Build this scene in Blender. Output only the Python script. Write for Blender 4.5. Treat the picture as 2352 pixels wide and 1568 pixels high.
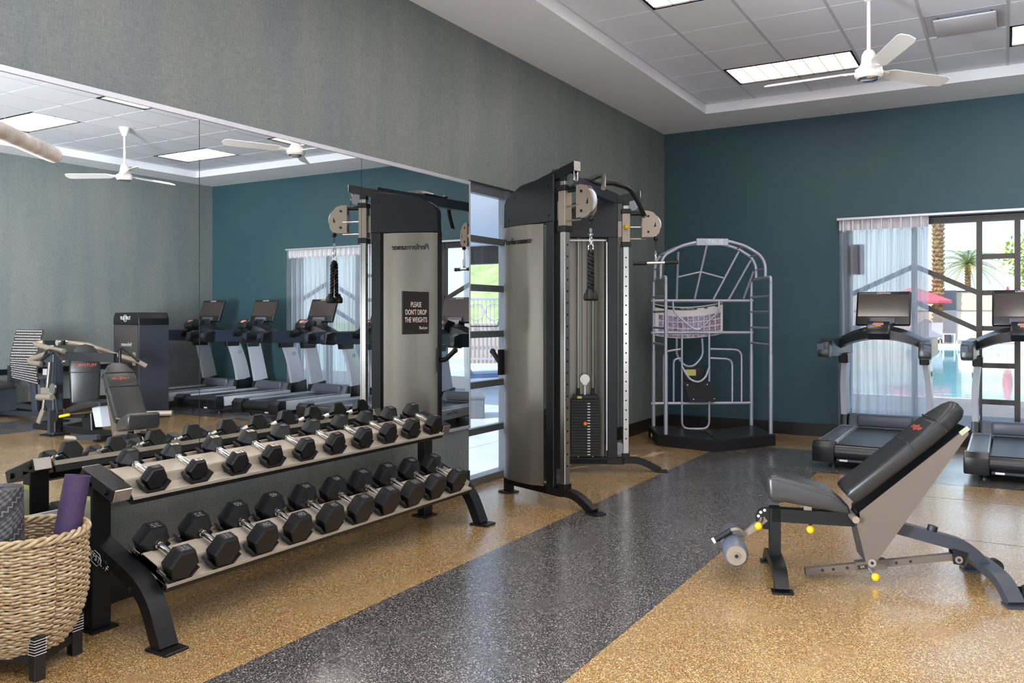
import bpy, bmesh, math, random
from mathutils import Vector, Matrix, Euler
random.seed(7)
PI=math.pi
for o in list(bpy.data.objects): bpy.data.objects.remove(o)
S=bpy.context.scene
C=S.collection
R_=math.radians
# ------------------------------------------------------------------ camera
cd=bpy.data.cameras.new('camera'); cam=bpy.data.objects.new('camera',cd); C.objects.link(cam); S.camera=cam
cam.location=(0,0,1.40); cam.rotation_euler=(PI/2,0,0.521)
cd.sensor_width=36; cd.lens=1893/2352*36; cd.shift_x=-52/2352; cd.shift_y=-60/2352; cd.clip_end=400
# ------------------------------------------------------------------ world, sun, exposure
w=bpy.data.worlds.new('world'); S.world=w; w.use_nodes=True
nt=w.node_tree; nt.nodes.clear()
tc=nt.nodes.new('ShaderNodeTexCoord'); sx=nt.nodes.new('ShaderNodeSeparateXYZ'); cr=nt.nodes.new('ShaderNodeValToRGB')
bg=nt.nodes.new('ShaderNodeBackground'); wo=nt.nodes.new('ShaderNodeOutputWorld')
nt.links.new(tc.outputs['Generated'],sx.inputs[0]); nt.links.new(sx.outputs['Z'],cr.inputs[0]); nt.links.new(cr.outputs[0],bg.inputs[0]); nt.links.new(bg.outputs[0],wo.inputs[0])
e=cr.color_ramp.elements; e[0].position=0.0; e[0].color=(.68,.77,.82,1); e[1].position=.7; e[1].color=(.42,.62,1,1)
m_=e.new(.12); m_.color=(.62,.76,.86,1)
bg.inputs[1].default_value=1.9
sd=bpy.data.lights.new('sun','SUN'); so=bpy.data.objects.new('sun',sd); C.objects.link(so)
sd.energy=5.2; sd.angle=.01; sd.color=(1,.95,.87); so.rotation_euler=Vector((.35,.62,-.85)).to_track_quat('-Z','Y').to_euler()
S.view_settings.view_transform='Standard'; S.view_settings.look='None'; S.view_settings.gamma=1; S.view_settings.exposure=0.0
LAMP=13
ad=bpy.data.lights.new('front_fill_lamp','AREA'); ao=bpy.data.objects.new('front_fill_lamp',ad); C.objects.link(ao)  # unseen fill lamp added to brighten room and ceiling, no window opening here
ad.shape='RECTANGLE'; ad.size=7.4; ad.size_y=2.3; ad.energy=520; ad.color=(.86,.93,1); ao.location=(.5,-1.52,1.45); ao.rotation_euler=(R_(140),0,0)
ad=bpy.data.lights.new('left_fill_lamp','AREA'); ao=bpy.data.objects.new('left_fill_lamp',ad); C.objects.link(ao)  # second added fill lamp, aimed to brighten the right wall; wall is solid
ad.shape='RECTANGLE'; ad.size=1.8; ad.size_y=2.2; ad.energy=900; ad.spread=R_(85); ad.color=(.84,.92,1); ao.location=(-3.72,-.6,1.45); ao.rotation_euler=(R_(97),0,-PI/2+.62)
# ------------------------------------------------------------------ materials
def lin(c):
    return tuple(((v/255)/12.92 if v/255<=.04045 else ((v/255+.055)/1.055)**2.4) for v in c)+(1,)
def mat(name,col,rough=.5,metal=0,spec=.5,coat=0,emit=None,es=0,var=None,bump=None,roughvar=None,stretch=(1,1,1)):
    """col: sRGB 0-255. var=(scale,col2,contrast) bump=(scale,strength,dist) roughvar=(scale,amount)"""
    m=bpy.data.materials.new(name); m.use_nodes=True; n=m.node_tree.nodes; l=m.node_tree.links; b=n['Principled BSDF']
    c=lin(col); b.inputs['Base Color'].default_value=c; b.inputs['Roughness'].default_value=rough; b.inputs['Metallic'].default_value=metal
    b.inputs['Specular IOR Level'].default_value=spec; b.inputs['Coat Weight'].default_value=coat; b.inputs['Coat Roughness'].default_value=.12
    t=n.new('ShaderNodeTexCoord'); mp=n.new('ShaderNodeMapping'); l.new(t.outputs['Object'],mp.inputs[0]); mp.inputs['Scale'].default_value=stretch
    def noise(sc,det=3):
        q=n.new('ShaderNodeTexNoise'); q.inputs['Scale'].default_value=sc; q.inputs['Detail'].default_value=det; l.new(mp.outputs[0],q.inputs['Vector']); return q
    if emit: b.inputs['Emission Color'].default_value=lin(emit); b.inputs['Emission Strength'].default_value=es
    if var:
        q=noise(var[0]); r=n.new('ShaderNodeValToRGB'); k=var[2] if len(var)>2 else .3
        r.color_ramp.elements[0].position=.5-k/2; r.color_ramp.elements[1].position=.5+k/2
        r.color_ramp.elements[0].color=c; r.color_ramp.elements[1].color=lin(var[1]); l.new(q.outputs['Fac'],r.inputs[0]); l.new(r.outputs[0],b.inputs['Base Color'])
    if bump:
        q=noise(bump[0],2); u=n.new('ShaderNodeBump'); u.inputs['Strength'].default_value=bump[1]; u.inputs['Distance'].default_value=bump[2] if len(bump)>2 else .002
        l.new(q.outputs['Fac'],u.inputs['Height']); l.new(u.outputs[0],b.inputs['Normal'])
    if roughvar:
        q=noise(roughvar[0]); mr=n.new('ShaderNodeMapRange'); mr.inputs['To Min'].default_value=rough-roughvar[1]; mr.inputs['To Max'].default_value=rough+roughvar[1]
        mr.inputs['From Min'].default_value=.3; mr.inputs['From Max'].default_value=.7
        l.new(q.outputs['Fac'],mr.inputs['Value']); l.new(mr.outputs[0],b.inputs['Roughness'])
    return m
M={}
M['black']=mat('black_powder_coat',(15,15,17),.42,bump=(900,.15,.0005),spec=.35)
M['black2']=mat('black_shroud',(16,16,18),.38,spec=.35)
M['frame']=mat('dark_blue_grey_powder_coat',(45,48,56),.4)
M['silver']=mat('brushed_silver_panel',(126,119,110),.38,.7,stretch=(1,1,40),bump=(30,.05,.0005))
M['chrome']=mat('chrome',(225,222,218),.1,1)
M['satin']=mat('satin_steel',(176,172,166),.28,1)
M['tan']=mat('champagne_painted_steel',(146,133,119),.38,.4)
M['taupe']=mat('shaded_bench_plate',(104,93,84),.4,.35)  # bench steel darkened in colour to imitate light coming from behind
M['tanpaint']=mat('taupe_painted_tray',(172,158,142),.42,.2,var=(9,(190,178,162),.4))
M['capsteel']=mat('worn_chrome_cap',(180,172,168),.25,.9)
M['rubber']=mat('black_rubber',(15,15,17),.4,bump=(220,.12,.001),spec=.38,roughvar=(14,.06))
M['rubber2']=mat('matte_black_rubber',(20,20,22),.55)
M['plate_dark']=mat('dark_number_plate',(36,36,38),.4)
M['plate_glare']=mat('glare_number_plate',(205,192,172),.4)  # lamp glare painted in as a lighter plate colour
M['numgrey']=mat('worn_number',(116,116,118),.4)
M['numdark']=mat('dark_number',(52,46,42),.5)
M['vinyl']=mat('charcoal_vinyl',(48,46,46),.33,bump=(500,.2,.0006),spec=.5)
M['vinyl2']=mat('dark_vinyl',(33,32,32),.36,bump=(500,.2,.0006),spec=.4)
M['yellow']=mat('yellow_plastic',(232,180,20),.35)
M['orange']=mat('orange_plastic',(230,120,30),.35)
M['white']=mat('white_paint',(215,214,218),.4)
M['offwhite']=mat('white_enamel',(226,222,218),.25,coat=.4)
M['trimwhite']=mat('aluminium_trim',(205,205,212),.3,.6)
M['alu']=mat('anodised_aluminium',(120,122,126),.34,.8)
M['bronze']=mat('dark_bronze_frame',(72,66,62),.45,.3)
M['greytube']=mat('grey_silver_tube',(176,178,192),.3,.35)
M['tmgrey']=mat('treadmill_silver_plastic',(208,211,220),.32,.25)
M['tmblack']=mat('treadmill_black_plastic',(22,23,26),.28,spec=.6)
M['tmdark']=mat('treadmill_slate_rail',(52,62,78),.3,.1)
M['belt']=mat('treadmill_belt',(46,48,54),.4,bump=(300,.15,.0005),spec=.6)
M['tmhood']=mat('treadmill_hood_grey',(92,95,106),.35)
M['screen']=mat('glass_screen',(58,47,43),.12,spec=.8,coat=.5)  # brown base colour stands in for a warm reflection of the room
M['red']=mat('red_display',(200,60,40),.4,emit=(220,70,40),es=.4)
M['amber']=mat('amber_label',(224,170,90),.4)
M['wicker']=mat('wicker_cane',(204,184,150),.5,var=(38,(164,134,98),.35),bump=(120,.2,.001))
M['stake']=mat('dark_wicker_stake',(140,104,66),.6)
M['purple']=mat('purple_foam_mat',(76,54,94),.6,bump=(420,.9,.002),var=(420,(56,38,72),.2))
M['blackwood']=mat('black_stained_wood',(22,19,18),.45)
M['paper']=mat('paper_white',(226,220,222),.5)
M['stickeryel']=mat('warning_label_yellow',(196,190,110),.5)
M['sticker']=mat('warning_label_grey',(150,150,128),.55)
M['letter']=mat('cream_lettering',(235,215,205),.5)
M['letterw']=mat('white_lettering',(225,225,225),.5)
M['letterred']=mat('red_lettering',(170,70,60),.5)
M['signblack']=mat('sign_black',(34,31,32),.35)
M['base']=mat('black_vinyl_baseboard',(26,22,22),.4)
M['teal']=mat('teal_painted_plaster',(56,85,88),.55,bump=(130,.35,.004),var=(1.2,(48,77,90),.5),spec=.4)
M['plaster']=mat('white_stipple_plaster',(240,240,244),.7,bump=(160,.4,.003))
M['tile']=mat('ceiling_tile',(224,226,234),.85,bump=(300,.3,.001),var=(500,(230,232,240),.3))
M['tbar']=mat('ceiling_tbar',(196,196,206),.5)
M['dark']=mat('ceiling_gap_dark',(50,50,54),.9)
M['diff']=mat('lit_prismatic_diffuser',(255,240,225),.6,emit=(252,244,238),es=LAMP)
M['griddiff']=mat('diffuser_grid_line',(214,190,172),.6,emit=(214,190,172),es=.75)
# wall covering: linen weave with cloudy blotches
def linen():
    m=bpy.data.materials.new('linen_wallcovering'); m.use_nodes=True; n=m.node_tree.nodes; l=m.node_tree.links; b=n['Principled BSDF']
    t=n.new('ShaderNodeTexCoord')
    def nz(scale,st,det=2):
        mp=n.new('ShaderNodeMapping'); mp.inputs['Scale'].default_value=st; l.new(t.outputs['Object'],mp.inputs[0])
        q=n.new('ShaderNodeTexNoise'); q.inputs['Scale'].default_value=scale; q.inputs['Detail'].default_value=det; l.new(mp.outputs[0],q.inputs['Vector']); return q
    a=nz(26,(1,24,1.2)); c=nz(26,(1,1.2,24)); d=nz(1.6,(1,2.2,.35))
    ad=n.new('ShaderNodeMath'); ad.operation='ADD'; l.new(a.outputs['Fac'],ad.inputs[0]); l.new(c.outputs['Fac'],ad.inputs[1])
    r=n.new('ShaderNodeValToRGB'); mr=n.new('ShaderNodeMath'); mr.operation='MULTIPLY'; mr.inputs[1].default_value=.5; l.new(ad.outputs[0],mr.inputs[0]); l.new(mr.outputs[0],r.inputs[0])
    r.color_ramp.elements[0].position=.3; r.color_ramp.elements[0].color=lin((92,94,95)); r.color_ramp.elements[1].position=.7; r.color_ramp.elements[1].color=lin((138,142,141))
    mx=n.new('ShaderNodeMixRGB'); mx.blend_type='MULTIPLY'; mx.inputs[0].default_value=1
    r2=n.new('ShaderNodeValToRGB'); r2.color_ramp.elements[0].color=(.78,.86,.88,1); r2.color_ramp.elements[1].color=(1.0,.99,.94,1); r2.color_ramp.elements[0].position=.35; r2.color_ramp.elements[1].position=.65
    l.new(d.outputs['Fac'],r2.inputs[0]); l.new(r.outputs[0],mx.inputs[1]); l.new(r2.outputs[0],mx.inputs[2]); l.new(mx.outputs[0],b.inputs['Base Color'])
    b.inputs['Roughness'].default_value=.42; b.inputs['Specular IOR Level'].default_value=.45
    u=n.new('ShaderNodeBump'); u.inputs['Strength'].default_value=.25; u.inputs['Distance'].default_value=.001; l.new(ad.outputs[0],u.inputs['Height']); l.new(u.outputs[0],b.inputs['Normal'])
    return m
M['linen']=linen()
def speck(name,base,base2,fl,fd,dens,big,rough=.24):
    m=bpy.data.materials.new(name); m.use_nodes=True; n=m.node_tree.nodes; l=m.node_tree.links; b=n['Principled BSDF']
    t=n.new('ShaderNodeTexCoord')
    def nz(s,det=2,v=None):
        q=n.new('ShaderNodeTexNoise'); q.inputs['Scale'].default_value=s; q.inputs['Detail'].default_value=det; l.new(t.outputs['Object'],q.inputs['Vector']); return q
    def ramp(src,p0,c0,p1,c1,const=False):
        r=n.new('ShaderNodeValToRGB'); r.color_ramp.elements[0].position=p0; r.color_ramp.elements[0].color=c0; r.color_ramp.elements[1].position=p1; r.color_ramp.elements[1].color=c1
        if const: r.color_ramp.interpolation='CONSTANT'
        l.new(src,r.inputs[0]); return r
    g=ramp(nz(1.7,4).outputs['Fac'],.35,lin(base),.65,lin(base2))
    def flecks(scale,thr,col,prev):
        v=n.new('ShaderNodeTexVoronoi'); v.inputs['Scale'].default_value=scale; l.new(t.outputs['Object'],v.inputs['Vector'])
        sp=n.new('ShaderNodeSeparateColor'); l.new(v.outputs['Color'],sp.inputs[0])
        r=ramp(sp.outputs[0],0,(0,0,0,1),thr,(1,1,1,1),True)
        mx=n.new('ShaderNodeMixRGB'); l.new(r.outputs[0],mx.inputs[0]); l.new(prev,mx.inputs[1]); mx.inputs[2].default_value=lin(col); return mx.outputs[0]
    c=flecks(300,1-dens,fl,g.outputs[0]); c=flecks(360,1-dens*.8,fd,c); c=flecks(150,1-dens*.14,fl,c)
    l.new(c,b.inputs['Base Color'])
    rr=n.new('ShaderNodeMapRange'); rr.inputs['From Min'].default_value=.3; rr.inputs['From Max'].default_value=.7; rr.inputs['To Min'].default_value=rough-.07; rr.inputs['To Max'].default_value=rough+.08
    l.new(nz(2.3,5).outputs['Fac'],rr.inputs['Value']); l.new(rr.outputs[0],b.inputs['Roughness'])
    u=n.new('ShaderNodeBump'); u.inputs['Strength'].default_value=.14; u.inputs['Distance'].default_value=.0015; l.new(nz(160,3).outputs['Fac'],u.inputs['Height'])
    u2=n.new('ShaderNodeBump'); u2.inputs['Strength'].default_value=.05; u2.inputs['Distance'].default_value=.006; l.new(nz(9,3).outputs['Fac'],u2.inputs['Height']); l.new(u.outputs[0],u2.inputs['Normal']); l.new(u2.outputs[0],b.inputs['Normal'])
    b.inputs['Specular IOR Level'].default_value=.8; b.inputs['Coat Weight'].default_value=.8; b.inputs['Coat Roughness'].default_value=.2; b.inputs['Coat IOR'].default_value=1.6
    return m
M['floor_tan']=speck('speckled_tan_rubber',(150,111,60),(170,131,79),(214,188,142),(100,70,34),.28,1)
M['floor_black']=speck('speckled_black_rubber',(50,47,50),(58,55,59),(172,164,156),(36,34,36),.2,1)
def sheer():
    m=bpy.data.materials.new('sheer_white_voile'); m.use_nodes=True; n=m.node_tree.nodes; l=m.node_tree.links; n.clear()
    o=n.new('ShaderNodeOutputMaterial'); t=n.new('ShaderNodeBsdfTransparent'); d=n.new('ShaderNodeBsdfDiffuse'); tr=n.new('ShaderNodeBsdfTranslucent')
    d.inputs[0].default_value=(.82,.84,.9,1); tr.inputs[0].default_value=(.86,.88,.94,1); a=n.new('ShaderNodeMixShader'); b=n.new('ShaderNodeMixShader')
    a.inputs[0].default_value=.85; l.new(d.outputs[0],a.inputs[1]); l.new(tr.outputs[0],a.inputs[2])
    tc=n.new('ShaderNodeTexCoord'); mp=n.new('ShaderNodeMapping'); mp.inputs['Scale'].default_value=(30,30,.4); nz=n.new('ShaderNodeTexNoise'); nz.inputs['Scale'].default_value=1.5; nz.inputs['Detail'].default_value=4
    l.new(tc.outputs['Object'],mp.inputs[0]); l.new(mp.outputs[0],nz.inputs['Vector']); mr=n.new('ShaderNodeMapRange'); mr.inputs['From Min'].default_value=.3; mr.inputs['From Max'].default_value=.7; mr.inputs['To Min'].default_value=.5; mr.inputs['To Max'].default_value=.88
    l.new(nz.outputs['Fac'],mr.inputs['Value']); l.new(mr.outputs[0],b.inputs[0]); l.new(t.outputs[0],b.inputs[1]); l.new(a.outputs[0],b.inputs[2]); l.new(b.outputs[0],o.inputs[0]); return m
M['sheer']=sheer()
def glass(name,tint=(.96,.98,.98,1),refl=.06):
    m=bpy.data.materials.new(name); m.use_nodes=True; n=m.node_tree.nodes; l=m.node_tree.links; n.clear()
    o=n.new('ShaderNodeOutputMaterial'); t=n.new('ShaderNodeBsdfTransparent'); g=n.new('ShaderNodeBsdfGlossy'); x=n.new('ShaderNodeMixShader'); lw=n.new('ShaderNodeLayerWeight'); lw.inputs[0].default_value=.5; f=n.new('ShaderNodeMapRange'); f.inputs['From Min'].default_value=.35; f.inputs['To Min'].default_value=.02; f.inputs['To Max'].default_value=.35; l.new(lw.outputs['Facing'],f.inputs['Value'])
    t.inputs[0].default_value=tint; g.inputs['Roughness'].default_value=.0; l.new(f.outputs[0],x.inputs[0]); l.new(t.outputs[0],x.inputs[1]); l.new(g.outputs[0],x.inputs[2]); l.new(x.outputs[0],o.inputs[0]); return m
M['glass']=glass('window_glass')
M['mirror']=mat('mirror_silvering',(236,238,236),.0,1)
M['mirrorback']=mat('mirror_edge',(60,66,64),.3)
# outside
M['deck']=mat('weathered_deck_board',(132,124,118),.6,var=(14,(96,90,86),.4),bump=(40,.4,.01),stretch=(.4,6,1))
M['pool']=mat('pool_water',(120,196,200),.03,spec=.6,bump=(2.2,.05,.05),stretch=(.6,1.6,1))
M['stone']=mat('pale_pool_paving',(226,214,196),.7,var=(1.5,(210,198,180),.5))
M['patio']=mat('pale_patio_tile',(214,218,226),.35,var=(2,(196,202,214),.5))
M['beige']=mat('beige_stucco_wall',(226,206,184),.8)
M['greystucco']=mat('grey_stucco',(130,128,134),.8)
M['trunk']=mat('palm_trunk_bark',(178,142,100),.8,var=(6,(104,78,54),.35),bump=(12,.8,.03))
M['frond']=mat('palm_frond_green',(128,142,82),.6)
M['frondy']=mat('palm_frond_yellow',(176,160,88),.6)
M['leaf']=mat('palo_verde_leaf',(176,196,92),.6)
M['pink']=mat('coral_pink_canvas',(232,92,104),.6)
M['redcloth']=mat('red_canvas',(214,60,60),.6)
M['lounge']=mat('white_lounger',(232,232,234),.5)
M['lounge_blue']=mat('pale_blue_lounger',(140,160,196),.5)
M['hill']=mat('scrub_hillside',(150,166,104),.9,var=(1.2,(190,196,140),.4))
M['gate']=mat('pale_painted_gate',(186,182,196),.5)
M['greybox']=mat('grey_outdoor_box',(124,126,130),.5)
# ------------------------------------------------------------------ mesh helper
class G:
    def __init__(s): s.b=bmesh.new()
    def _x(s,vs,m):
        if m is not None: bmesh.ops.transform(s.b,matrix=m,verts=vs)
    def box(s,x0,x1,y0,y1,z0,z1,m=None,bev=0,seg=1):
        r=bmesh.ops.create_cube(s.b,size=1)['verts']
        bmesh.ops.transform(s.b,matrix=Matrix.Translation(((x0+x1)/2,(y0+y1)/2,(z0+z1)/2))@Matrix.Diagonal((abs(x1-x0),abs(y1-y0),abs(z1-z0),1)),verts=r)
        if bev:
            es=list({e for v in r for e in v.link_edges}); q=bmesh.ops.bevel(s.b,geom=es,offset=bev,segments=seg,affect='EDGES',profile=.5,clamp_overlap=True); r=[v for v in q['verts']]
            vs=set(r)
            for f in q['faces']:
                for v in f.verts: vs.add(v)
            # flood
            st=list(vs)
            while st:
                v=st.pop()
                for e_ in v.link_edges:
                    o=e_.other_vert(v)
                    if o not in vs: vs.add(o); st.append(o)
            r=list(vs)
        s._x(r,m); return s
    def cbox(s,c,d,m=None,bev=0,seg=1): return s.box(c[0]-d[0]/2,c[0]+d[0]/2,c[1]-d[1]/2,c[1]+d[1]/2,c[2]-d[2]/2,c[2]+d[2]/2,m,bev,seg)
    def prism(s,pts,a,b,plane='xz',m=None,bev=0,seg=1):
        """2-D outline extruded a..b along the remaining axis"""
        def P(p,t):
            return {'xz':(p[0],t,p[1]),'yz':(t,p[0],p[1]),'xy':(p[0],p[1],t)}[plane]
        v0=[s.b.verts.new(P(p,a)) for p in pts]; v1=[s.b.verts.new(P(p,b)) for p in pts]; n=len(pts)
        fs=[s.b.faces.new(v0),s.b.faces.new(v1[::-1])]
        for i in range(n): fs.append(s.b.faces.new((v0[i],v1[i],v1[(i+1)%n],v0[(i+1)%n])))
        bmesh.ops.recalc_face_normals(s.b,faces=fs); vs=v0+v1
        if bev:
            es=[e_ for f in fs[:2] for e_ in f.edges]
            q=bmesh.ops.bevel(s.b,geom=list(set(es)),offset=bev,segments=seg,affect='EDGES',profile=.5,clamp_overlap=True)
            vs=set(q['verts'])
            for f in q['faces']: vs.update(f.verts)
            st=list(vs)
            while st:
                v=st.pop()
                for e_ in v.link_edges:
                    o=e_.other_vert(v)
                    if o not in vs: vs.add(o); st.append(o)
            vs=list(vs)
        s._x(vs,m); return s
    def tube(s,pts,r,n=8,closed=False,cap=True,m=None):
        """round tube along points; r number or list"""
        P=[Vector(p) for p in pts]; N=len(P); rr=r if isinstance(r,(list,tuple)) else [r]*N
        rings=[]; up=None
        for i,p in enumerate(P):
            if closed: t=(P[(i+1)%N]-P[i-1])
            else: t=(P[min(i+1,N-1)]-P[max(i-1,0)])
            t=t.normalized() if t.length>1e-9 else Vector((0,0,1))
            if up is None: up=Vector((0,0,1)) if abs(t.z)<.9 else Vector((1,0,0))
            a=t.cross(up); a=a.normalized() if a.length>1e-6 else t.orthogonal().normalized(); b=a.cross(t).normalized(); up=b
            rings.append([s.b.verts.new(p+(a*math.cos(2*PI*k/n)+b*math.sin(2*PI*k/n))*rr[i]) for k in range(n)])
        L=N if closed else N-1
        for i in range(L):
            A=rings[i];B=rings[(i+1)%N]
            for k in range(n): s.b.faces.new((A[k],A[(k+1)%n],B[(k+1)%n],B[k]))
        if cap and not closed: s.b.faces.new(rings[0][::-1]); s.b.faces.new(rings[-1])
        s._x([v for q in rings for v in q],m); return s
    def bar(s,pts,w,h,up=(0,0,1),m=None):
        """rectangular tube along points, w sideways, h along up-ish"""
        P=[Vector(p) for p in pts]; N=len(P); rings=[]; U=Vector(up)
        for i,p in enumerate(P):
            t=(P[min(i+1,N-1)]-P[max(i-1,0)]).normalized()
            a=t.cross(U); a=a.normalized() if a.length>1e-6 else t.orthogonal().normalized(); b=a.cross(t).normalized()
            k=1
            if 0<i<N-1:
                t1=(P[i]-P[i-1]).normalized(); c_=max(.5,t1.dot(t)); k=1/c_
            rings.append([s.b.verts.new(p+a*x*w/2+b*y*h/2*k) for x,y in ((-1,-1),(1,-1),(1,1),(-1,1))])
        fs=[]
        for i in range(N-1):
            A=rings[i];B=rings[i+1]
            for k in range(4): fs.append(s.b.faces.new((A[k],A[(k+1)%4],B[(k+1)%4],B[k])))
        fs.append(s.b.faces.new(rings[0][::-1])); fs.append(s.b.faces.new(rings[-1]))
        bmesh.ops.recalc_face_normals(s.b,faces=fs)
        s._x([v for q in rings for v in q],m); return s
    def lathe(s,prof,n=20,m=None,cap=True):
        """profile (r,z) about Z"""
        rings=[[s.b.verts.new((r*math.cos(2*PI*k/n),r*math.sin(2*PI*k/n),z)) for k in range(n)] for r,z in prof]
        for A,B in zip(rings,rings[1:]):
            for k in range(n): s.b.faces.new((A[k],A[(k+1)%n],B[(k+1)%n],B[k]))
        if cap: s.b.faces.new(rings[0][::-1]); s.b.faces.new(rings[-1])
        s._x([v for q in rings for v in q],m); return s
    def cyl(s,a,b,r,n=16): return s.tube([a,b],r,n)
    def sph(s,c,r,seg=14,sc=(1,1,1)):
        q=bmesh.ops.create_uvsphere(s.b,u_segments=seg,v_segments=seg//2+1,radius=r)['verts']
        bmesh.ops.transform(s.b,matrix=Matrix.Translation(c)@Matrix.Diagonal((*sc,1)),verts=q); return s
    def poly(s,pts):
        s.b.faces.new([s.b.verts.new(p) for p in pts]); return s
def loft(g,secs,m=None):
    """closed loops joined"""
    rings=[[g.b.verts.new(p) for p in q] for q in secs]; n=len(rings[0]); fs=[]
    for A,B in zip(rings,rings[1:]):
        for k in range(n): fs.append(g.b.faces.new((A[k],A[(k+1)%n],B[(k+1)%n],B[k])))
    fs.append(g.b.faces.new(rings[0][::-1])); fs.append(g.b.faces.new(rings[-1])); bmesh.ops.recalc_face_normals(g.b,faces=fs)
    if m is not None: g._x([v for q in rings for v in q],m)
    return g
SPLIT={'carriage_rod','end_cap','bolt','foot_plate','rod_bushing','pulley_bolt','pivot_washer','pivot_bolt','base_foot','plate_bracket','guide_rod','handle_cap','levelling_foot','cable','binding_wire','hanger','board_bolt','stack_cable','lower_pulley','frame_light_strip'}
STUFF={'adjustment_holes','cam_holes','adjuster_holes','plate_labels','binding_wire','louvre_grid'}
def obj(name,g,m,parent=None,loc=None,rot=None,kind=None,label=None,sharp=35):
    if name in SPLIT and name not in STUFF:
        left=set(g.b.verts); isl=[]
        while left:
            s0=left.pop(); st=[s0]; cur={s0}
            while st:
                v=st.pop()
                for e_ in v.link_edges:
                    o_=e_.other_vert(v)
                    if o_ not in cur: cur.add(o_); st.append(o_)
            left-=cur; isl.append(cur)
        if len(isl)>1:
            res=[]
            for cur in isl:
                h=G(); mp={v:h.b.verts.new(v.co) for v in cur}
                for f in {f for v in cur for f in v.link_faces}: h.b.faces.new([mp[v] for v in f.verts])
                res.append(obj1(name,h,m,parent,loc,rot,kind,label,sharp))
            g.b.free(); return res[0]
    if name in STUFF: kind='stuff'
    return obj1(name,g,m,parent,loc,rot,kind,label,sharp)
def obj1(name,g,m,parent=None,loc=None,rot=None,kind=None,label=None,sharp=35):
    me=bpy.data.meshes.new(name); g.b.to_mesh(me); g.b.free(); me.materials.append(M[m] if isinstance(m,str) else m)
    me.shade_smooth(); me.set_sharp_from_angle(angle=R_(sharp))
    o=bpy.data.objects.new(name,me); C.objects.link(o)
    if parent: o.parent=parent
    if loc is not None: o.location=loc
    if rot is not None: o.rotation_euler=rot
    if kind: o['kind']=kind
    if label: o['label']=label
    return o
def empty(name,loc=(0,0,0),rz=0,rot=None):
    o=bpy.data.objects.new(name,None); C.objects.link(o); o.location=loc; o.rotation_euler=rot if rot else (0,0,rz); o.empty_display_size=.1; return o
def tag(o,label=None,cat=None,group=None,kind=None):
    if label: o['label']=label
    if cat: o['category']=cat
    if group: o['group']=group
    if kind: o['kind']=kind
    return o
def thing(name,label,cat,loc=(0,0,0),rz=0,group=None,rot=None): return tag(empty(name,loc,rz,rot),label,cat,group)
def inst(src,parent,loc=None,rot=None):
    o=src.copy(); C.objects.link(o); o.parent=parent
    if loc is not None: o.location=loc
    if rot is not None: o.rotation_euler=rot
    return o
def kids(o): return [c for c in bpy.data.objects if c.parent==o]
def copytree(root,loc,rz=None):
    r=root.copy(); C.objects.link(r); r.location=loc
    if rz is not None: r.rotation_euler=(0,0,rz)
    for ch in kids(root):
        c=ch.copy(); C.objects.link(c); c.parent=r
        for g in kids(ch):
            d=g.copy(); C.objects.link(d); d.parent=c
    return r
def text(name,s,size,m,parent,mtx,ext=.0008,sx=1,align='CENTER',shear=0,label=None):
    cu=bpy.data.curves.new(name,'FONT'); cu.body=s; cu.size=size; cu.extrude=ext; cu.align_x=align; cu.align_y='CENTER'; cu.resolution_u=3; cu.shear=shear
    t=bpy.data.objects.new('tmp',cu); C.objects.link(t); dg=bpy.context.evaluated_depsgraph_get(); me=bpy.data.meshes.new_from_object(t.evaluated_get(dg)); bpy.data.objects.remove(t)
    me.materials.clear(); me.materials.append(M[m]); me.transform(mtx@Matrix.Diagonal((sx,1,1,1)))
    o=bpy.data.objects.new(name,me); C.objects.link(o); o.parent=parent
    if label: o['label']=label
    return o
def basis(o,x,y,z):
    """matrix from origin and axis directions"""
    x,y,z=Vector(x).normalized(),Vector(y).normalized(),Vector(z).normalized()
    return Matrix(((x.x,y.x,z.x,o[0]),(x.y,y.y,z.y,o[1]),(x.z,y.z,z.z,o[2]),(0,0,0,1)))
def rotm(ax,deg): return Matrix.Rotation(R_(deg),4,ax)
def T(*v): return Matrix.Translation(v)
def arc(cx,cy,r,a0,a1,n=8): return [(cx+r*math.cos(R_(a0+(a1-a0)*i/n)),cy+r*math.sin(R_(a0+(a1-a0)*i/n))) for i in range(n+1)]
def round_path(pts,r=.04,n=5):
    """fillet the corners of a 3-D polyline"""
    P=[Vector(p) for p in pts]; out=[P[0]]
    for i in range(1,len(P)-1):
        a=(P[i-1]-P[i]); b=(P[i+1]-P[i]); d=min(r,a.length*.48,b.length*.48); p0=P[i]+a.normalized()*d; p1=P[i]+b.normalized()*d
        for k in range(n+1):
            t=k/n; out.append(p0*(1-t)**2+P[i]*2*t*(1-t)+p1*t*t)
    out.append(P[-1]); return out
XW,XR,YB,YF=-3.79,4.79,9.92,-1.6
ZS,ZC=3.70,3.81
# ------------------------------------------------------------------ room shell
fl=obj('floor',G().box(XW-.2,XR+.2,YF-.2,YB+.2,-.12,0),'floor_tan',kind='structure')
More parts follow.
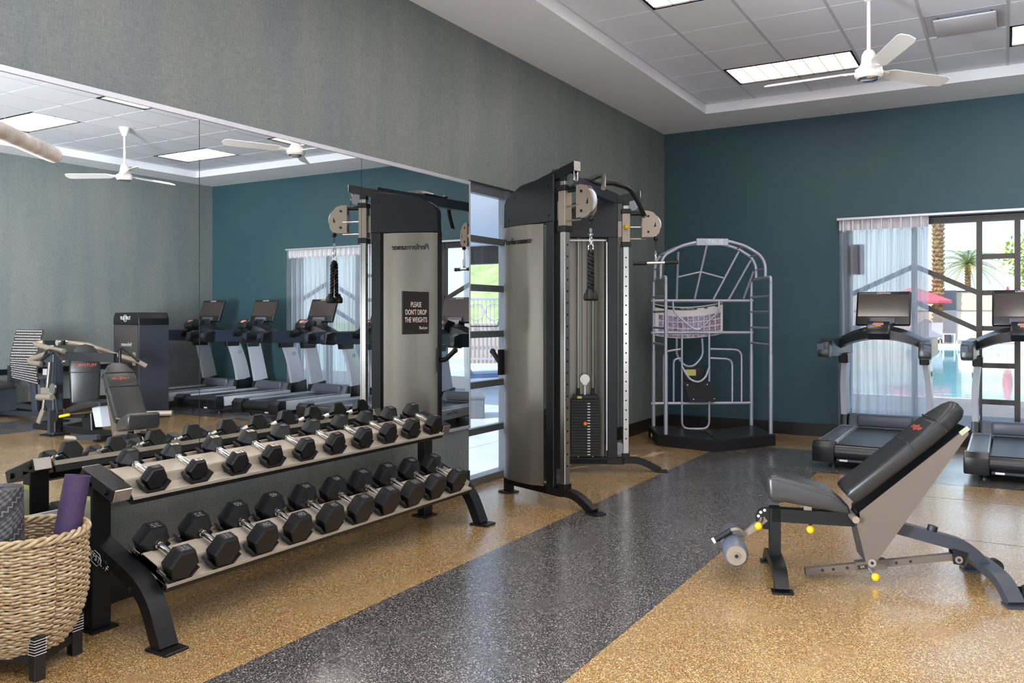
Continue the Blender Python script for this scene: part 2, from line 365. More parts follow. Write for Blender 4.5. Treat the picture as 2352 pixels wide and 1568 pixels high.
# inlaid black rubber strips, butted sheets 1.2 m wide
def strip(x0,x1,y0,y1): return obj('rubber_strip',G().box(x0,x1,y0,y1,-.02,.0012),'floor_black',fl)
for a,b in ((YF,2.2),(2.2,7.62)): strip(-2.66,-1.47,a,b-.0015)
for a,b in ((-2.66,-1.1),(-1.1,1.6),(1.6,3.88)): strip(a,b-.0015,7.62,8.83)
for a,b in ((YF,3.4),(3.4,7.62)): strip(2.69,3.88,a,b-.0015)
for y in (7.04,5.8):
    obj('sheet_seam',G().box(-1.46,2.68,y-.0015,y+.0015,-.01,.0008),'dark',fl)
wl=G()
DY0,DY1,DZ=5.53,6.75,2.50
wl.box(XW-.2,XW,YF-.2,DY0,0,ZC+.1).box(XW-.2,XW,DY1,YB+.2,0,ZC+.1).box(XW-.2,XW,DY0,DY1,DZ,ZC+.1)
obj('wall_left',wl,'linen',kind='structure')
WX0,WX1,WZ0,WZ1=-1.59,2.75,.13,2.46
wb=G().box(XW,WX0,YB,YB+.2,0,ZC+.1).box(WX1,XR,YB,YB+.2,0,ZC+.1).box(WX0,WX1,YB,YB+.2,WZ1,ZC+.1).box(WX0,WX1,YB,YB+.2,0,WZ0)
obj('wall_back',wb,'teal',kind='structure')
obj('wall_right',G().box(XR,XR+.2,YF-.2,YB+.2,0,ZC+.1),'linen',kind='structure')
obj('wall_front',G().box(XW,XR,YF-.2,YF,0,ZC+.1),'linen',kind='structure')
bs=G().box(XW,XW+.013,DY1+.02,YB,0,.145).box(XW,XW+.013,YF,DY0,0,.145); obj('baseboard_left',bs,'base',kind='structure')
obj('baseboard_back',G().box(XW,WX0+.05,YB-.013,YB,0,.145).box(WX0,WX1,YB-.013,YB,0,.125).box(WX1,XR,YB-.013,YB,0,.145),'base',kind='structure')
obj('baseboard_right',G().box(XR-.013,XR,YF,YB,0,.145),'base',kind='structure')
# ceiling: plaster soffit ring round a shallow tray of lay-in tiles
g0=.608; GX,GY=-2.43,7.925   # one grid node; back tray edge = GY+2*g0
TX0,TX1,TY0,TY1=-2.99,4.22,GY-12*g0,GY+2*g0
ce=G().box(XW,TX0,YF,YB,ZS,ZC+.12).box(TX1,XR,YF,YB,ZS,ZC+.12).box(TX0,TX1,TY1,YB,ZS,ZC+.12).box(TX0,TX1,YF,TY0,ZS,ZC+.12)
cl=obj('ceiling',ce,'plaster',kind='structure')
obj('ceiling_void',G().box(XW-.2,XR+.2,YF-.2,YB+.2,ZC+.12,ZC+.3),'dark',cl)
fixt=[]
for r in (0,-4,-8,-12):
    for c in (0,4,8): fixt.append((c,r))
xs=[TX0]+[GX+g0*k for k in range(0,11)]+[TX1]; ys=[GY+g0*k for k in range(-12,3)]
full=None; VENT=(3,-1)
for i in range(len(xs)-1):
    for j in range(len(ys)-1):
        c,r=i-1,j-12
        if any(c in (a,a+1) and r==b for a,b in fixt) or (c,r)==VENT: continue
        x0,x1,y0,y1=xs[i]+.011,xs[i+1]-.011,ys[j]+.006,ys[j+1]-.006
        if 0<i<len(xs)-2:
            if full is None:
                full=obj('ceiling_tile',G().box(-g0/2+.011,g0/2-.011,-g0/2+.006,g0/2-.006,-.006,.012,bev=.001),'tile',cl,loc=((x0+x1)/2,(y0+y1)/2,ZC))
            else: inst(full,cl,loc=((x0+x1)/2,(y0+y1)/2,ZC))
        else: obj('ceiling_tile',G().box(x0,x1,y0,y1,ZC-.006,ZC+.012,bev=.001),'tile',cl)
for k in range(0,11):
    rg=G()
    for j in range(-12,2):
        if (k-1,j) in fixt: continue
        rg.box(GX+g0*k-.012,GX+g0*k+.012,GY+g0*j,GY+g0*(j+1),ZC-.008,ZC+.02)
    obj('ceiling_rail',rg,'tbar',cl)
obj('ceiling_cross_rail',G().box(TX0,TX1,TY0,TY1,ZC+.012,ZC+.02),'dark',cl)
# troffer lights
def troffer(c,r,lab):
    x0=GX+g0*c; y0=GY+g0*r; t=thing('ceiling_light',lab,'ceiling light',(x0+g0,y0+g0/2,ZC),group='troffer lights in the ceiling grid')
    a,b=g0-.012,g0/2-.006
    f=G()
    for q in ((-a,a,-b,-b+.022),(-a,a,b-.022,b),(-a,-a+.022,-b,b),(a-.022,a,-b,b)): f.box(*q,-.008,.03)
    obj('frame',f,'black2',t)
    obj('diffuser',G().box(-a+.022,a-.022,-b+.022,b-.022,.004,.012),'diff',t)
    gr=G()
    for k in range(1,8): x=-a+.022+(2*a-.044)*k/8; gr.box(x-.006,x+.006,-b+.022,b-.022,.0,.0035)
    for k in range(1,4): y=-b+.022+(2*b-.044)*k/4; gr.box(-a+.022,a-.022,y-.006,y+.006,.0,.0035)
    obj('louvre_grid',gr,'griddiff',t)
    return t
names={(0,0):'lit ceiling light panel left of the white fan, near the back wall',(0,-4):'lit ceiling light panel cut by the top edge of the photo',(4,0):'lit ceiling light panel right of the white square vent',
 (8,0):'lit ceiling panel seen in the mirror where two mirror sheets meet',(8,-4):'lit ceiling panel at the far left of the mirror reflection',(4,-4):'thin lit ceiling panel touching the mirror top trim in reflection'}
for c,r in fixt: troffer(c,r,names.get((c,r),'lit ceiling light panel %s row from the back, %s'%({0:'first',-4:'second',-8:'third',-12:'fourth'}[r],{0:'nearest the mirror wall',4:'in the middle',8:'nearest the right wall'}[c])))
# air diffuser
vx,vy=GX+g0*3,GY-g0
t=thing('ceiling_vent','white square ceiling vent with a hanging flat plate','vent',(vx+g0/2,vy+g0/2,ZC))
a=g0/2-.012
f=G()
loft(f,[[(-a,-a,0),(a,-a,0),(a,a,0),(-a,a,0)],[(-a,-a,-.006),(a,-a,-.006),(a,a,-.006),(-a,a,-.006)],[(-.22,-.22,.05),(.22,-.22,.05),(.22,.22,.05),(-.22,.22,.05)]])
obj('vent_frame',f,'tbar',t); obj('vent_throat',G().box(-.2,.2,-.2,.2,.03,.055),'dark',t)
obj('vent_plate',G().box(-.225,.225,-.225,.225,-.035,-.02,bev=.008,seg=2),'white',t)
hh=G()
for sx_ in (-.19,.19):
    for sy_ in (-.19,.19): hh.cyl((sx_,sy_,-.02),(sx_,sy_,.05),.006,6)
obj('hanger',hh,'alu',t)
# ceiling fans
def fan(x,y,z,rots,label):
    t=thing('ceiling_fan',label,'ceiling fan',(x,y,z),group=None)
    obj('rod',G().cyl((0,0,.1),(0,0,ZC-z-.02),.014,12),'offwhite',t)
    obj('canopy',G().lathe([(.022,ZC-z-.12),(.03,ZC-z-.115),(.062,ZC-z-.03),(.064,ZC-z-.0005)],24),'offwhite',t)
    obj('motor_cover',G().lathe([(.02,.16),(.035,.15),(.05,.12),(.055,.06),(.075,.025),(.078,.02)][::-1],24),'offwhite',t)
    obj('motor',G().lathe([(.06,-.055),(.085,-.05),(.1,-.03),(.1,-.004),(.094,0),(.094,.018),(.07,.022)],28),'offwhite',t)
    obj('lens_ring',G().lathe([(.05,-.058),(.062,-.062),(.075,-.055),(.08,-.048)],28),'chrome',t)
    for k,a_ in enumerate(rots):
        m=rotm('Z',a_)@T(.09,0,.005)@rotm('X',-20)
        b=G(); b.prism([(0,-.022),(.05,-.025),(.12,-.055),(.62,-.062),(.66,-.05),(.68,-.0),(.66,.05),(.62,.062),(.12,.055),(.05,.025),(0,.022)],-.003,.003,'xy',m=m)
        bl=obj('blade',b,'offwhite',t)
        br=G(); br.prism([(-.03,-.02),(.09,-.018),(.09,.018),(-.03,.02)],-.009,-.003,'xy',m=m)
        for q in (.03,.07): br.cyl(tuple(m@Vector((q,0,-.013))),tuple(m@Vector((q,0,-.008))),.006,8)
        obj('blade_bracket',br,'offwhite',bl)
    return t
fan(-.88,6.44,3.18,(178,52,-64),'white ceiling fan hanging over the adjustable bench, seen directly at top right')
fan(2.26,6.54,3.18,(-28,86,205),'white ceiling fan seen only in the mirror, left of the sheet joint')
# ------------------------------------------------------------------ mirror wall
MX=-3.775
mr=thing('wall_mirror','wall-wide mirror in tall frameless sheets with a white top trim','mirror',(MX,0,0))
ys_=[.39,1.67,2.951,4.235,5.517]
for a,b in zip(ys_,ys_[1:]):
    p=obj('mirror_sheet',G().box(-.006,0,a+.002,b-.002,.505,2.455),'mirror',mr)
obj('backing',G().box(-.014,-.0065,ys_[0],ys_[-1],.5,2.46),'mirrorback',mr)
obj('top_trim',G().box(-.014,.006,ys_[0],ys_[-1]+.012,2.455,2.485,bev=.002),'trimwhite',mr)
obj('bottom_trim',G().box(-.014,.006,ys_[0],ys_[-1]+.012,.488,.512,bev=.002),'trimwhite',mr)
obj('side_trim',G().box(-.014,.004,ys_[-1]+.002,ys_[-1]+.012,.49,2.485),'trimwhite',mr)
# sign
sg=thing('sign','small black square sign with cream capitals stuck on the mirror','sign',(MX+.001,4.665,1.262))
obj('board',G().box(0,.004,0,.31,0,.313,bev=.001),'signblack',sg)
sm=lambda y,z:basis((.0042,y,z),(0,1,0),(0,0,1),(1,0,0))
for i,s_ in enumerate(('PLEASE',"DON'T DROP",'THE WEIGHTS')):
    text('lettering',s_,.054,'letter',sg,sm(.155,.215-.056*i),.0004,sx=.76)
text('lettering','Thank you',.03,'letter',sg,sm(.235,.045),.0004,sx=.8,shear=.4)
# ------------------------------------------------------------------ glazed door in the left wall
dr=obj('door_1',G().box(XW-.09,XW-.03,DY0,DY0+.045,0,DZ).box(XW-.09,XW-.03,DY1-.045,DY1,0,DZ).box(XW-.09,XW-.03,DY0,DY1,DZ-.085,DZ),'alu',kind='structure')
mid=6.16
obj('stile',G().box(XW-.1,XW-.02,mid-.02,mid+.05,0,DZ),'alu',dr)
obj('threshold',G().box(XW-.12,XW+.005,DY0,DY1,0,.06,bev=.006),'alu',dr)
for z in (.436,.82,1.24,1.63,2.035): obj('rail',G().box(XW-.085,XW-.03,DY0+.04,DY1-.04,z-.028,z+.028,bev=.004),'alu',dr)
zz=[.06,.408,.792,1.212,1.602,2.007,2.415]; zt=[.06]+[.436,.82,1.24,1.63,2.035]+[2.44]
for a,b in zip(zt,zt[1:]):
    for y0,y1 in ((DY0+.045,mid-.02),(mid+.05,DY1-.045)): obj('pane',G().box(XW-.06,XW-.054,y0,y1,a+.02,b-.02),'glass',dr)
# ------------------------------------------------------------------ back window
wn=G().box(WX0,WX1,YB+.04,YB+.12,WZ1-.06,WZ1).box(WX0,WX1,YB+.04,YB+.12,WZ0,WZ0+.05).box(WX0,WX0+.05,YB+.04,YB+.12,WZ0,WZ1).box(WX1-.05,WX1,YB+.04,YB+.12,WZ0,WZ1)
wn=obj('window_1',wn,'bronze',kind='structure')
VM=[-.893,-.262,.089]; VM=VM+[1.16-v for v in VM][::-1]
for x in VM: obj('mullion',G().box(x-.027,x+.027,YB+.03,YB+.13,WZ0,WZ1),'bronze',wn)
for x0,x1 in ((VM[1],VM[2]),(VM[3],VM[4])):
    for z in (2.025,1.64,1.262,.868,.482): obj('transom',G().box(x0+.02,x1-.02,YB+.05,YB+.11,z-.026,z+.026),'bronze',wn)
def bracebar(xa,za,xb,zb):
    obj('diagonal_bar',G().bar([(xa,YB+.08,za),(xb,YB+.08,zb)],.05,.052,up=(0,0,1)),'bronze',wn)
for s_ in (0,1):
    mm=(lambda x:x) if s_==0 else (lambda x:1.16-x)
    for dz in (0,-.395):
        bracebar(mm(VM[0]),1.945+dz,mm(VM[1]),1.635+dz); bracebar(mm(VM[0]),1.945+dz,mm(WX0+.03),1.635+dz)
ed=[WX0]+VM+[WX1]
for a,b in zip(ed,ed[1:]): obj('pane',G().box(a+.02,b-.02,YB+.076,YB+.082,WZ0+.02,WZ1-.02),'glass',wn)
obj('sill',G().box(WX0-.02,WX1+.02,YB-.02,YB+.05,WZ0-.03,WZ0),'bronze',wn)
obj('window_reveal',G().box(WX0-.01,WX0,YB,YB+.2,WZ0,WZ1).box(WX1,WX1+.01,YB,YB+.2,WZ0,WZ1).box(WX0,WX1,YB,YB+.2,WZ1,WZ1+.01),'plaster',wn)
def curtain(x0,x1,lab):
    n=int((x1-x0)*60); y=YB-.085
    t=thing('curtain',lab,'curtain',((x0+x1)/2,y,0))
    g=G(); cols=[]; rnd=random.Random(x0); ph=[rnd.uniform(-.5,.5) for _ in range(40)]
    zs=[.06,.5,1.0,1.5,2.0,2.32,2.36,2.47]
    for i in range(n+1):
        u=i/n; x=x0+(x1-x0)*u; c=[]
        for z in zs:
            amp=.032 if z<2.3 else .02
            a_=x*2*PI/.105+ph[int(x*3)%40]*(1-z/2.6)+.8*math.sin(x*5+z)
            c.append(g.b.verts.new((x-(x0+x1)/2+.012*math.sin(z*2+x*9)*(1-z/2.5),amp*math.sin(a_),z)))
        cols.append(c)
    for A,B in zip(cols,cols[1:]):
        for k in range(len(zs)-1): g.b.faces.new((A[k],B[k],B[k+1],A[k+1]))
    obj('curtain_cloth',g,'sheer',t,sharp=180)
    # pleat heading tape
    h=G(); hw=(x1-x0)/2
    h.box(-hw,hw,.012,.016,2.36,2.47)
    for k in range(int((x1-x0)/.1)): h.box(-hw+.05+k*.1-.006,-hw+.05+k*.1+.006,-.03,.014,2.34,2.47)
    obj('pleated_heading',h,'paper',t)
    return t
curtain(-1.66,-.74,'sheer white pleated curtain drawn to the left end of the window')
curtain(1.0,2.82,'wide sheer white curtain closed over the window half seen in the mirror')
tk=tag(obj('curtain_track',G().box(-1.68,2.84,YB-.13,YB-.03,2.47,2.5,bev=.004),'trimwhite'),'white curtain track running along the top of the window','curtain track')
# grey wall box behind the sheer curtain
tag(obj('wall_speaker',G().box(-1.56,-1.4,YB-.045,YB-.004,1.86,2.2,bev=.01),'frame'),'slim dark box hung at the window corner behind the curtain','speaker')
# ------------------------------------------------------------------ dumbbell rack
RY0,RY1=2.18,4.66
rk=thing('dumbbell_rack','two-tier black dumbbell rack with taupe trays along the mirror','rack',(0,0,0))
t1,t2=R_(19),R_(21)
TC=(-3.45,.7135); BC=(-3.21,.3835)
def tier(cx,cz,tilt,h):
    """frame: X down-slope to the front, Z normal, origin on the gutter plane below the dumbbell axis"""
    n=(math.sin(tilt),0,math.cos(tilt)); x=(math.cos(tilt),0,-math.sin(tilt))
    return basis((cx-n[0]*h,0,cz-n[2]*h),x,(0,1,0),n)
MT=tier(*TC,t1,.079); MB=tier(*BC,t2,.097)
def shelf(mt,lab):
    g=G(); y0,y1=RY0+.09,RY1-.09
    pr=[(-.145,.0),(-.145,.022),(-.141,.022),(-.141,.004),(-.062,.004),(-.056,.052),(.056,.052),(.062,.004),(.141,.004),(.141,.009),(.145,.009),(.145,-.006),(.141,-.006),(.141,.0),(.066,.0),(.06,.048),(-.06,.048),(-.066,.0)]
    g.prism(pr,y0,y1,'xz',m=mt,bev=0)
    s=obj('shelf_tray',g,'tanpaint',rk)
    u=G().prism([(-.14,-.03),(-.12,-.03),(-.12,-.001),(-.14,-.001)],y0,y1,'xz',m=mt).prism([(.07,-.03),(.141,-.03),(.141,-.001),(.07,-.001)],y0,y1,'xz',m=mt)
    obj('shelf_beam',u,'black',rk); return s
shelf(MT,''); shelf(MB,'')
topy=[2.385+.2326*i for i in range(10)]; boty=[2.338+.2286*i for i in range(10)]
def saddle_mesh(R):
    g=G(); w=R
    pts=[(-w*1.14,.040),(-w*1.06,.047),(-w*.62,.013),(-w*.3,.008),(w*.3,.008),(w*.62,.013),(w*1.06,.047),(w*1.14,.040),(w*.72,0),(-w*.72,0)]
    g.prism(pts,-.03,.03,'yz'); 
    for k in (-.02,.02): g.box(k-.004,k+.004,-.02,.02,-.006,.0)
    return g
sadT=None;sadB=None
for ys_l,mt,R,tag_ in ((topy,MT,.062,'T'),(boty,MB,.078,'B')):
    src=None
    for y in ys_l:
        for sx_ in (-1,1):
            m=mt@T(sx_*(.104 if tag_=='T' else .106),y,.005)
            if src is None: src=obj('saddle',saddle_mesh(R),'rubber2',rk); o=src
            else: o=inst(src,rk)
            o.matrix_local=m
for y0,y1,out in ((RY0,RY0+.09,-1),(RY1-.09,RY1,1)):
    mt=MT
    obj('upright',G().box(-3.565,-3.5,y0,y1,.01,.665,bev=.004),'black',rk)
    obj('base_plate',G().box(-3.6,-3.47,y0-.02,y1+.02,0,.012,bev=.003),'black',rk)
    b=obj('shelf_bracket',G().box(-.125,.125,y0,y1,-.012,.05,m=mt,bev=.006),'black',rk)
    obj('end_cap',G().box(.122,.13,y0+.004,y1-.004,-.01,.048,m=mt,bev=.003).box(-.13,-.122,y0+.004,y1-.004,-.01,.048,m=mt,bev=.003),'capsteel',b)
    lp=round_path([(-3.53,(y0+y1)/2,.39),(-3.165,(y0+y1)/2,.238),(-3.062,(y0+y1)/2,.008)],.16,8)
    l=obj('leg',G().bar(lp,.088,.058,up=(0.3,0,1)),'black',rk)
    obj('foot_plate',G().box(-3.12,-2.98,y0-.012,y1+.012,0,.013,bev=.004),'black',l)
    yb_=y0-.004 if out<0 else y1+.004
    bo=G()
    for (bx,bz) in ((-.1,.02),(.07,.015)):
        p=mt@Vector((bx,0,bz)); bo.cyl((p.x,y0-.011,p.z),(p.x,y0+.002,p.z),.015,6); bo.cyl((p.x,y1-.002,p.z),(p.x,y1+.011,p.z),.015,6)
    for (bx,bz) in ((-3.40,.322),(-3.235,.235)): bo.cyl((bx,y0-.013,bz),(bx,y0+.002,bz),.016,6)
    obj('bolt',bo,'black2',rk)
    obj('shelf_end_plate',G().box(-.115,.115,(y1 if out<0 else y0-.004),(y1+.004 if out<0 else y0),-.03,.04,m=MB),'tanpaint',rk)
fm=basis((-3.47,RY0-.0015,.335),(.9,0,-.42),(.42,0,.9),(0,-1,0))
text('lettering','TUFFSTUFF',.04,'letterw',rk,fm,.0004,sx=.95)
hx=G(); hp=[(0.034*math.cos(PI/3*k)*1.2,.026*math.sin(PI/3*k)*1.25,.0006) for k in range(6)]; hx.tube(hp,.0012,4,closed=True,m=fm); obj('hexagon_emblem',hx,'letterw',rk)
wl_=G().box(-3.558,-3.512,RY0-.001,RY0,.42,.6); st_=obj('warning_label',wl_,'sticker',rk)
obj('warning_band',G().box(-3.558,-3.512,RY0-.0016,RY0-.001,.58,.6),'stickeryel',st_)
# ------------------------------------------------------------------ dumbbells
def head_mesh(R,L,side):
    """hex head, inner face toward the handle; side=+1 front"""
    g=G(); a=R*math.cos(PI/6)
    def ring(x,k,ky=1): return [(side*x,R*k*math.cos(PI/3*i),R*k*math.sin(PI/3*i)) for i in range(6)]
    x0=.062
    return loft(g,[ring(x0-.012,.42),ring(x0,.66),ring(x0+.016,.985),ring(x0+.020,1.0),ring(x0+L-.012,1.0),ring(x0+L-.006,.975),ring(x0+L,.88)])
handle_src={}
def handle_mesh():
    g=G(); pr=[(.019,-.066),(.019,-.06),(.0155,-.058),(.0155,-.053),(.0185,-.051),(.0185,-.045),(.0145,-.043),(.0155,-.025),(.0166,0),(.0155,.025),(.0145,.043),(.0185,.045),(.0185,.051),(.0155,.053),(.0155,.058),(.019,.06),(.019,.066)]
    g.lathe(pr,16,m=rotm('Y',90)); return g
ordn=['first','second','third','fourth','fifth','sixth','seventh','eighth','ninth','last']
lab_t=['20','10','15','15','20','20','25','25','30','30']; lab_b=['35','35','40','40','45','45','50','50','50','35']
Rt=[.0575,.0545,.058,.059,.061,.062,.064,.064,.066,.066]; Lt=[.060,.056,.062,.062,.066,.066,.068,.068,.070,.070]
Rb=[.077,.077,.079,.080,.082,.083,.084,.084,.083,.080]; Lb=[.080,.080,.084,.084,.088,.090,.092,.092,.090,.082]
hmesh=None
for row,(ys_l,tilt,cen,Rr,Ll,lb) in enumerate(((topy,t1,TC,Rt,Lt,lab_t),(boty,t2,BC,Rb,Lb,lab_b))):
    for i,y in enumerate(ys_l):
        R,L=Rr[i],Ll[i]; a=R*math.cos(PI/6)
        tier_='upper' if row==0 else 'lower'
        end={0:'nearest the camera',9:'at the far end'}.get(i,'%s from the left'%ordn[i])
        lift=(a+.013)-( .079 if row==0 else .097)
        if row==0: adj=a+.0135-.079
        else: adj=a+.0135-.097
        n=(math.sin(tilt),math.cos(tilt)); 
        jx=random.Random(i+row*10).uniform(-.004,.004)
        t=thing('dumbbell','black rubber hex dumbbell marked %s on the %s shelf, %s'%(lb[i],tier_,end),'dumbbell',(cen[0]+n[0]*adj+jx,y,cen[1]+n[1]*adj),group='hex dumbbells on the %s shelf'%tier_,rot=(R_(random.Random(i*3+row).uniform(-2.5,2.5)),tilt,0))
        if hmesh is None: hmesh=obj('handle',handle_mesh(),'chrome',t)
        else: inst(hmesh,t)
        for sd_ in (1,-1):
            h=obj('head',head_mesh(R,L,sd_),'rubber',t,sharp=20)
            cx_=sd_*(.062+.02+(L-.034)/2)
            cream=row==0 and i in (1,2,3)  # upper-shelf plates that carry the painted glare
            pw,pl_=R*.40,(L-.036)/2
            obj('number_plate',G().box(cx_-pl_,cx_+pl_,-pw,pw,a-.002,a+.0006),'plate_glare' if cream else 'plate_dark',h)
            fr=G(); z0,z1=a-.001,a+.0016
            for q in ((cx_-pl_,cx_+pl_,-pw-.0015,-pw),(cx_-pl_,cx_+pl_,pw,pw+.0015),(cx_-pl_-.0015,cx_-pl_,-pw-.0015,pw+.0015),(cx_+pl_,cx_+pl_+.0015,-pw-.0015,pw+.0015)): fr.box(*q,z0,z1)
            obj('number_frame',fr,'rubber',h)
            text('number',lb[i],min(2*pl_*1.05,.044),'numdark' if cream else 'numgrey',h,basis((cx_,0,a+.0009),(0,sd_*1,0),(-sd_*1,0,0),(0,0,1)),.0006)
# ------------------------------------------------------------------ cable machine (two towers)
cmch=thing('cable_machine','tall dual-tower cable crossover machine with silver panels and pull-up bar','cable machine',(0,0,0))
def tower(org,ang,flip,near):
    c,s=math.cos(R_(ang)),math.sin(R_(ang))
    m=basis((org[0],org[1],0),(c,s,0),(-s,c,0),(0,0,1))
    if flip: m=m@Matrix.Diagonal((1,-1,1,1))
    P=lambda n,g,mt,par=None,**k:(g._x(g.b.verts[:],m),bmesh.ops.recalc_face_normals(g.b,faces=g.b.faces[:]),obj(n,g,mt,par or cmch,**k))[2]
    # +y local = outward face
    base=P('base_rail',G().bar([(.93,0,.1),(.28,0,.1)],.06,.06),'black')
    lp=round_path([(.3,0,.105),(.14,0,.105),(-.04,0,.012)],.1,6)
    P('front_leg',G().bar(lp,.06,.055),'black',base)
    P('foot_plate',G().box(-.11,.0,-.05,.05,0,.013,bev=.003).box(.86,.98,-.06,.06,0,.013,bev=.003),'black',base)
    P('rear_foot',G().box(.89,.945,-.03,.03,.01,.14),'black',base)
    # shroud at the top
    sh=[(.34,2.09),(.93,2.09),(.925,2.27),(.9,2.315),(.84,2.35),(.72,2.40),(.6,2.415),(.34,2.44)]
    P('shroud',G().prism(sh,-.06,.045,'xz',bev=.006),'black2')
    b2=G()
    for x_,z_ in ((.40,2.14),(.40,2.36),(.87,2.14),(.8,2.31)): b2.cyl((x_,.049,z_),(x_,.04,z_),.011,8); b2.cyl((x_,-.064,z_),(x_,-.055,z_),.011,8)
    P('bolt',b2,'black')
    # top beam
    P('top_beam',G().bar([(.14,0,2.475),(.62,0,2.375)],.062,.066),'black')
    P('end_cap',G().box(.132,.14,-.031,.031,2.44,2.51,bev=.002),'capsteel')
    # frame columns
    P('front_column',G().box(.345,.43,-.055,.04,.13,2.1,bev=.004),'black2')
    P('rear_column',G().box(.885,.935,-.055,.04,.1,2.1,bev=.004),'black2')
    # outer curved panel
    pts=[(.455,.044),(.50,.052),(.545,.078),(.60,.086),(.70,.09),(.80,.084),(.88,.068),(.925,.044)]
    o=[(x,y) for x,y in pts]; inn=[(x,y-.006) for x,y in pts][::-1]
    pn=P('side_panel',G().prism(o+inn,.125,2.085,'xy'),'silver',sharp=40)
    if near:
        tm=m@basis((.71,.0915,1.965),(-1,0,0),(0,0,1),(0,1,0))
        text('lettering','Performance',.066,'black',pn,tm,.003,sx=.95,shear=.25)
    else:
        P('panel_rim',G().box(.44,.452,.04,.06,.12,2.09),'black',pn)
    # polished upright with sleeve
    P('upright',G().box(.238,.29,-.026,.026,.14,2.47,bev=.003),'satin')
    ho=G()
    for k in range(20): z=.3+k*.085; ho.box(.236,.292,-.006,.006,z-.006,z+.006); ho.cyl((.2375,0,z),(.2365,0,z),.008,8); ho.cyl((.264,-.0265,z),(.264,-.0275,z),.008,8)
    P('adjustment_holes',ho,'black')
    P('upright_shoe',G().box(.23,.298,-.034,.034,.13,.17,bev=.002).box(.236,.292,-.03,.03,2.38,2.44,bev=.002),'black')
    sl=P('carriage',G().box(.228,.3,-.036,.036,2.05,2.31,bev=.003),'tan')
    P('carriage_collar',G().box(.222,.306,-.042,.042,2.31,2.35,bev=.004).box(.222,.306,-.042,.042,2.01,2.055,bev=.004),'black',sl)
    P('pop_pin',G().cyl((.264,-.036,2.185),(.264,-.058,2.185),.012,10).sph((.264,-.066,2.185),.022,12),'black' if near else 'yellow',sl)
    P('pin_bracket',G().box(.3,.335,-.012,.012,2.1,2.24).cyl((.33,0,2.1),(.33,0,2.02),.006,8),'tan',sl)
    ax=G()
    for z in (2.085,2.19): ax.cyl((.23,.02,z),(.08,.02,z),.0075,10)
    P('carriage_rod',ax,'satin',sl)
    # swivel pulley housing: D plates with wheel
    pr=[(.115,2.33),(.05,2.33)]+arc(.05,2.225,.105,90,-45,8)+[(.08,2.10),(.115,2.10)]
    pr=[(.12,2.335),(.07,2.335),(.02,2.32),(-.025,2.27),(-.045,2.21),(-.035,2.14),(-.01,2.11),(.02,2.10),(.12,2.10)]
    for y0,y1 in ((-.026,-.02),(.02,.026)):
        P('pulley_plate',G().prism(pr,y0,y1,'xz'),'tan',sl)
    P('pulley_wheel',G().cyl((.035,-.014,2.215),(.035,.014,2.215),.088,28),'tmgrey',sl)
    P('pulley_bolt',G().cyl((.065,-.032,2.285),(.065,.032,2.285),.011,8).cyl((.065,-.032,2.145),(.065,.032,2.145),.011,8),'black',sl)
    P('triangle_emblem',G().prism([(-.005,2.19),(.018,2.19),(.0,2.235)],-.0275,-.0262,'xz').prism([(-.005,2.19),(.018,2.19),(.0,2.235)],.0262,.0275,'xz'),'black',sl)
    P('pivot_tube',G().cyl((.12,0,2.31),(.22,0,2.31),.018,12),'black',sl)
    P('cable_ball',G().sph((-.005,0,2.085),.021,12),'black',sl)
    # top pulley + cables
    P('top_pulley',G().cyl((.2,-.012,2.385),(.2,.012,2.385),.048,24),'alu')
    P('shackle',G().tube(round_path([(.15,-.018,2.44),(.15,-.018,2.37),(.15,.018,2.37),(.15,.018,2.44)],.015,4),.004,8),'chrome')
    P('cable',G().cyl((.15,0,2.37),(.115,0,2.26),.0025,6).cyl((.315,0,2.02),(.315,0,.3),.0025,6).cyl((-.005,0,2.07),(-.005,0,1.985),.0025,6),'black')
    P('lower_pulley',G().cyl((.33,-.012,.21),(.33,.012,.21),.055,24).cyl((.33,-.02,.21),(.33,.02,.21),.012,10),'alu')
    # weight stack
    P('guide_rod',G().cyl((.56,0,.12),(.56,0,2.1),.011,10),'satin'); P('guide_rod',G().cyl((.69,0,.12),(.69,0,2.1),.011,10),'satin')
    P('stack_cable',G().cyl((.61,0,.84),(.61,0,2.1),.0025,6).cyl((.655,0,.84),(.655,0,2.1),.0025,6),'black')
    for k in range(20):
        z=.15+k*.0252; P('weight_plate',G().box(.50,.755,-.05,.05,z,z+.0235,bev=.002),'rubber2')
    P('weight_plate',G().box(.52,.735,-.045,.045,.655,.69,bev=.003),'rubber2')
    P('rod_bushing',G().cyl((.56,0,.69),(.56,0,.75),.016,12).cyl((.69,0,.69),(.69,0,.75),.016,12),'rubber2')
    P('stack_pulley',G().cyl((.63,-.012,.83),(.63,.012,.83),.044,24),'offwhite'); P('pulley_clevis',G().box(.61,.65,-.018,.018,.78,.83).cyl((.63,0,.69),(.63,0,.78),.009,8),'offwhite')
    P('selector_pin',G().cyl((.63,-.05,.44),(.63,-.075,.44),.016,12),'orange')
    lb=G()
    for k in range(19): z=.162+k*.0252; lb.box(.585,.61,-.0512,-.0505,z-.004,z+.004)
    P('plate_labels',lb,'paper')
    P('stack_sticker',G().box(.66,.7,-.0462,-.0455,.66,.68),'stickeryel')
    P('frame_light_strip',G().box(.433,.443,-.061,-.056,.2,2.05).box(.45,.88,-.061,-.056,2.06,2.072),'satin')
    P('lower_frame',G().box(.43,.9,-.03,.03,.08,.12),'black')
    return m
F1,A1=(-2.563,5.259),160.6; F2,A2=(-2.738,6.94),209.9
m1=tower(F1,A1,True,True) if False else None
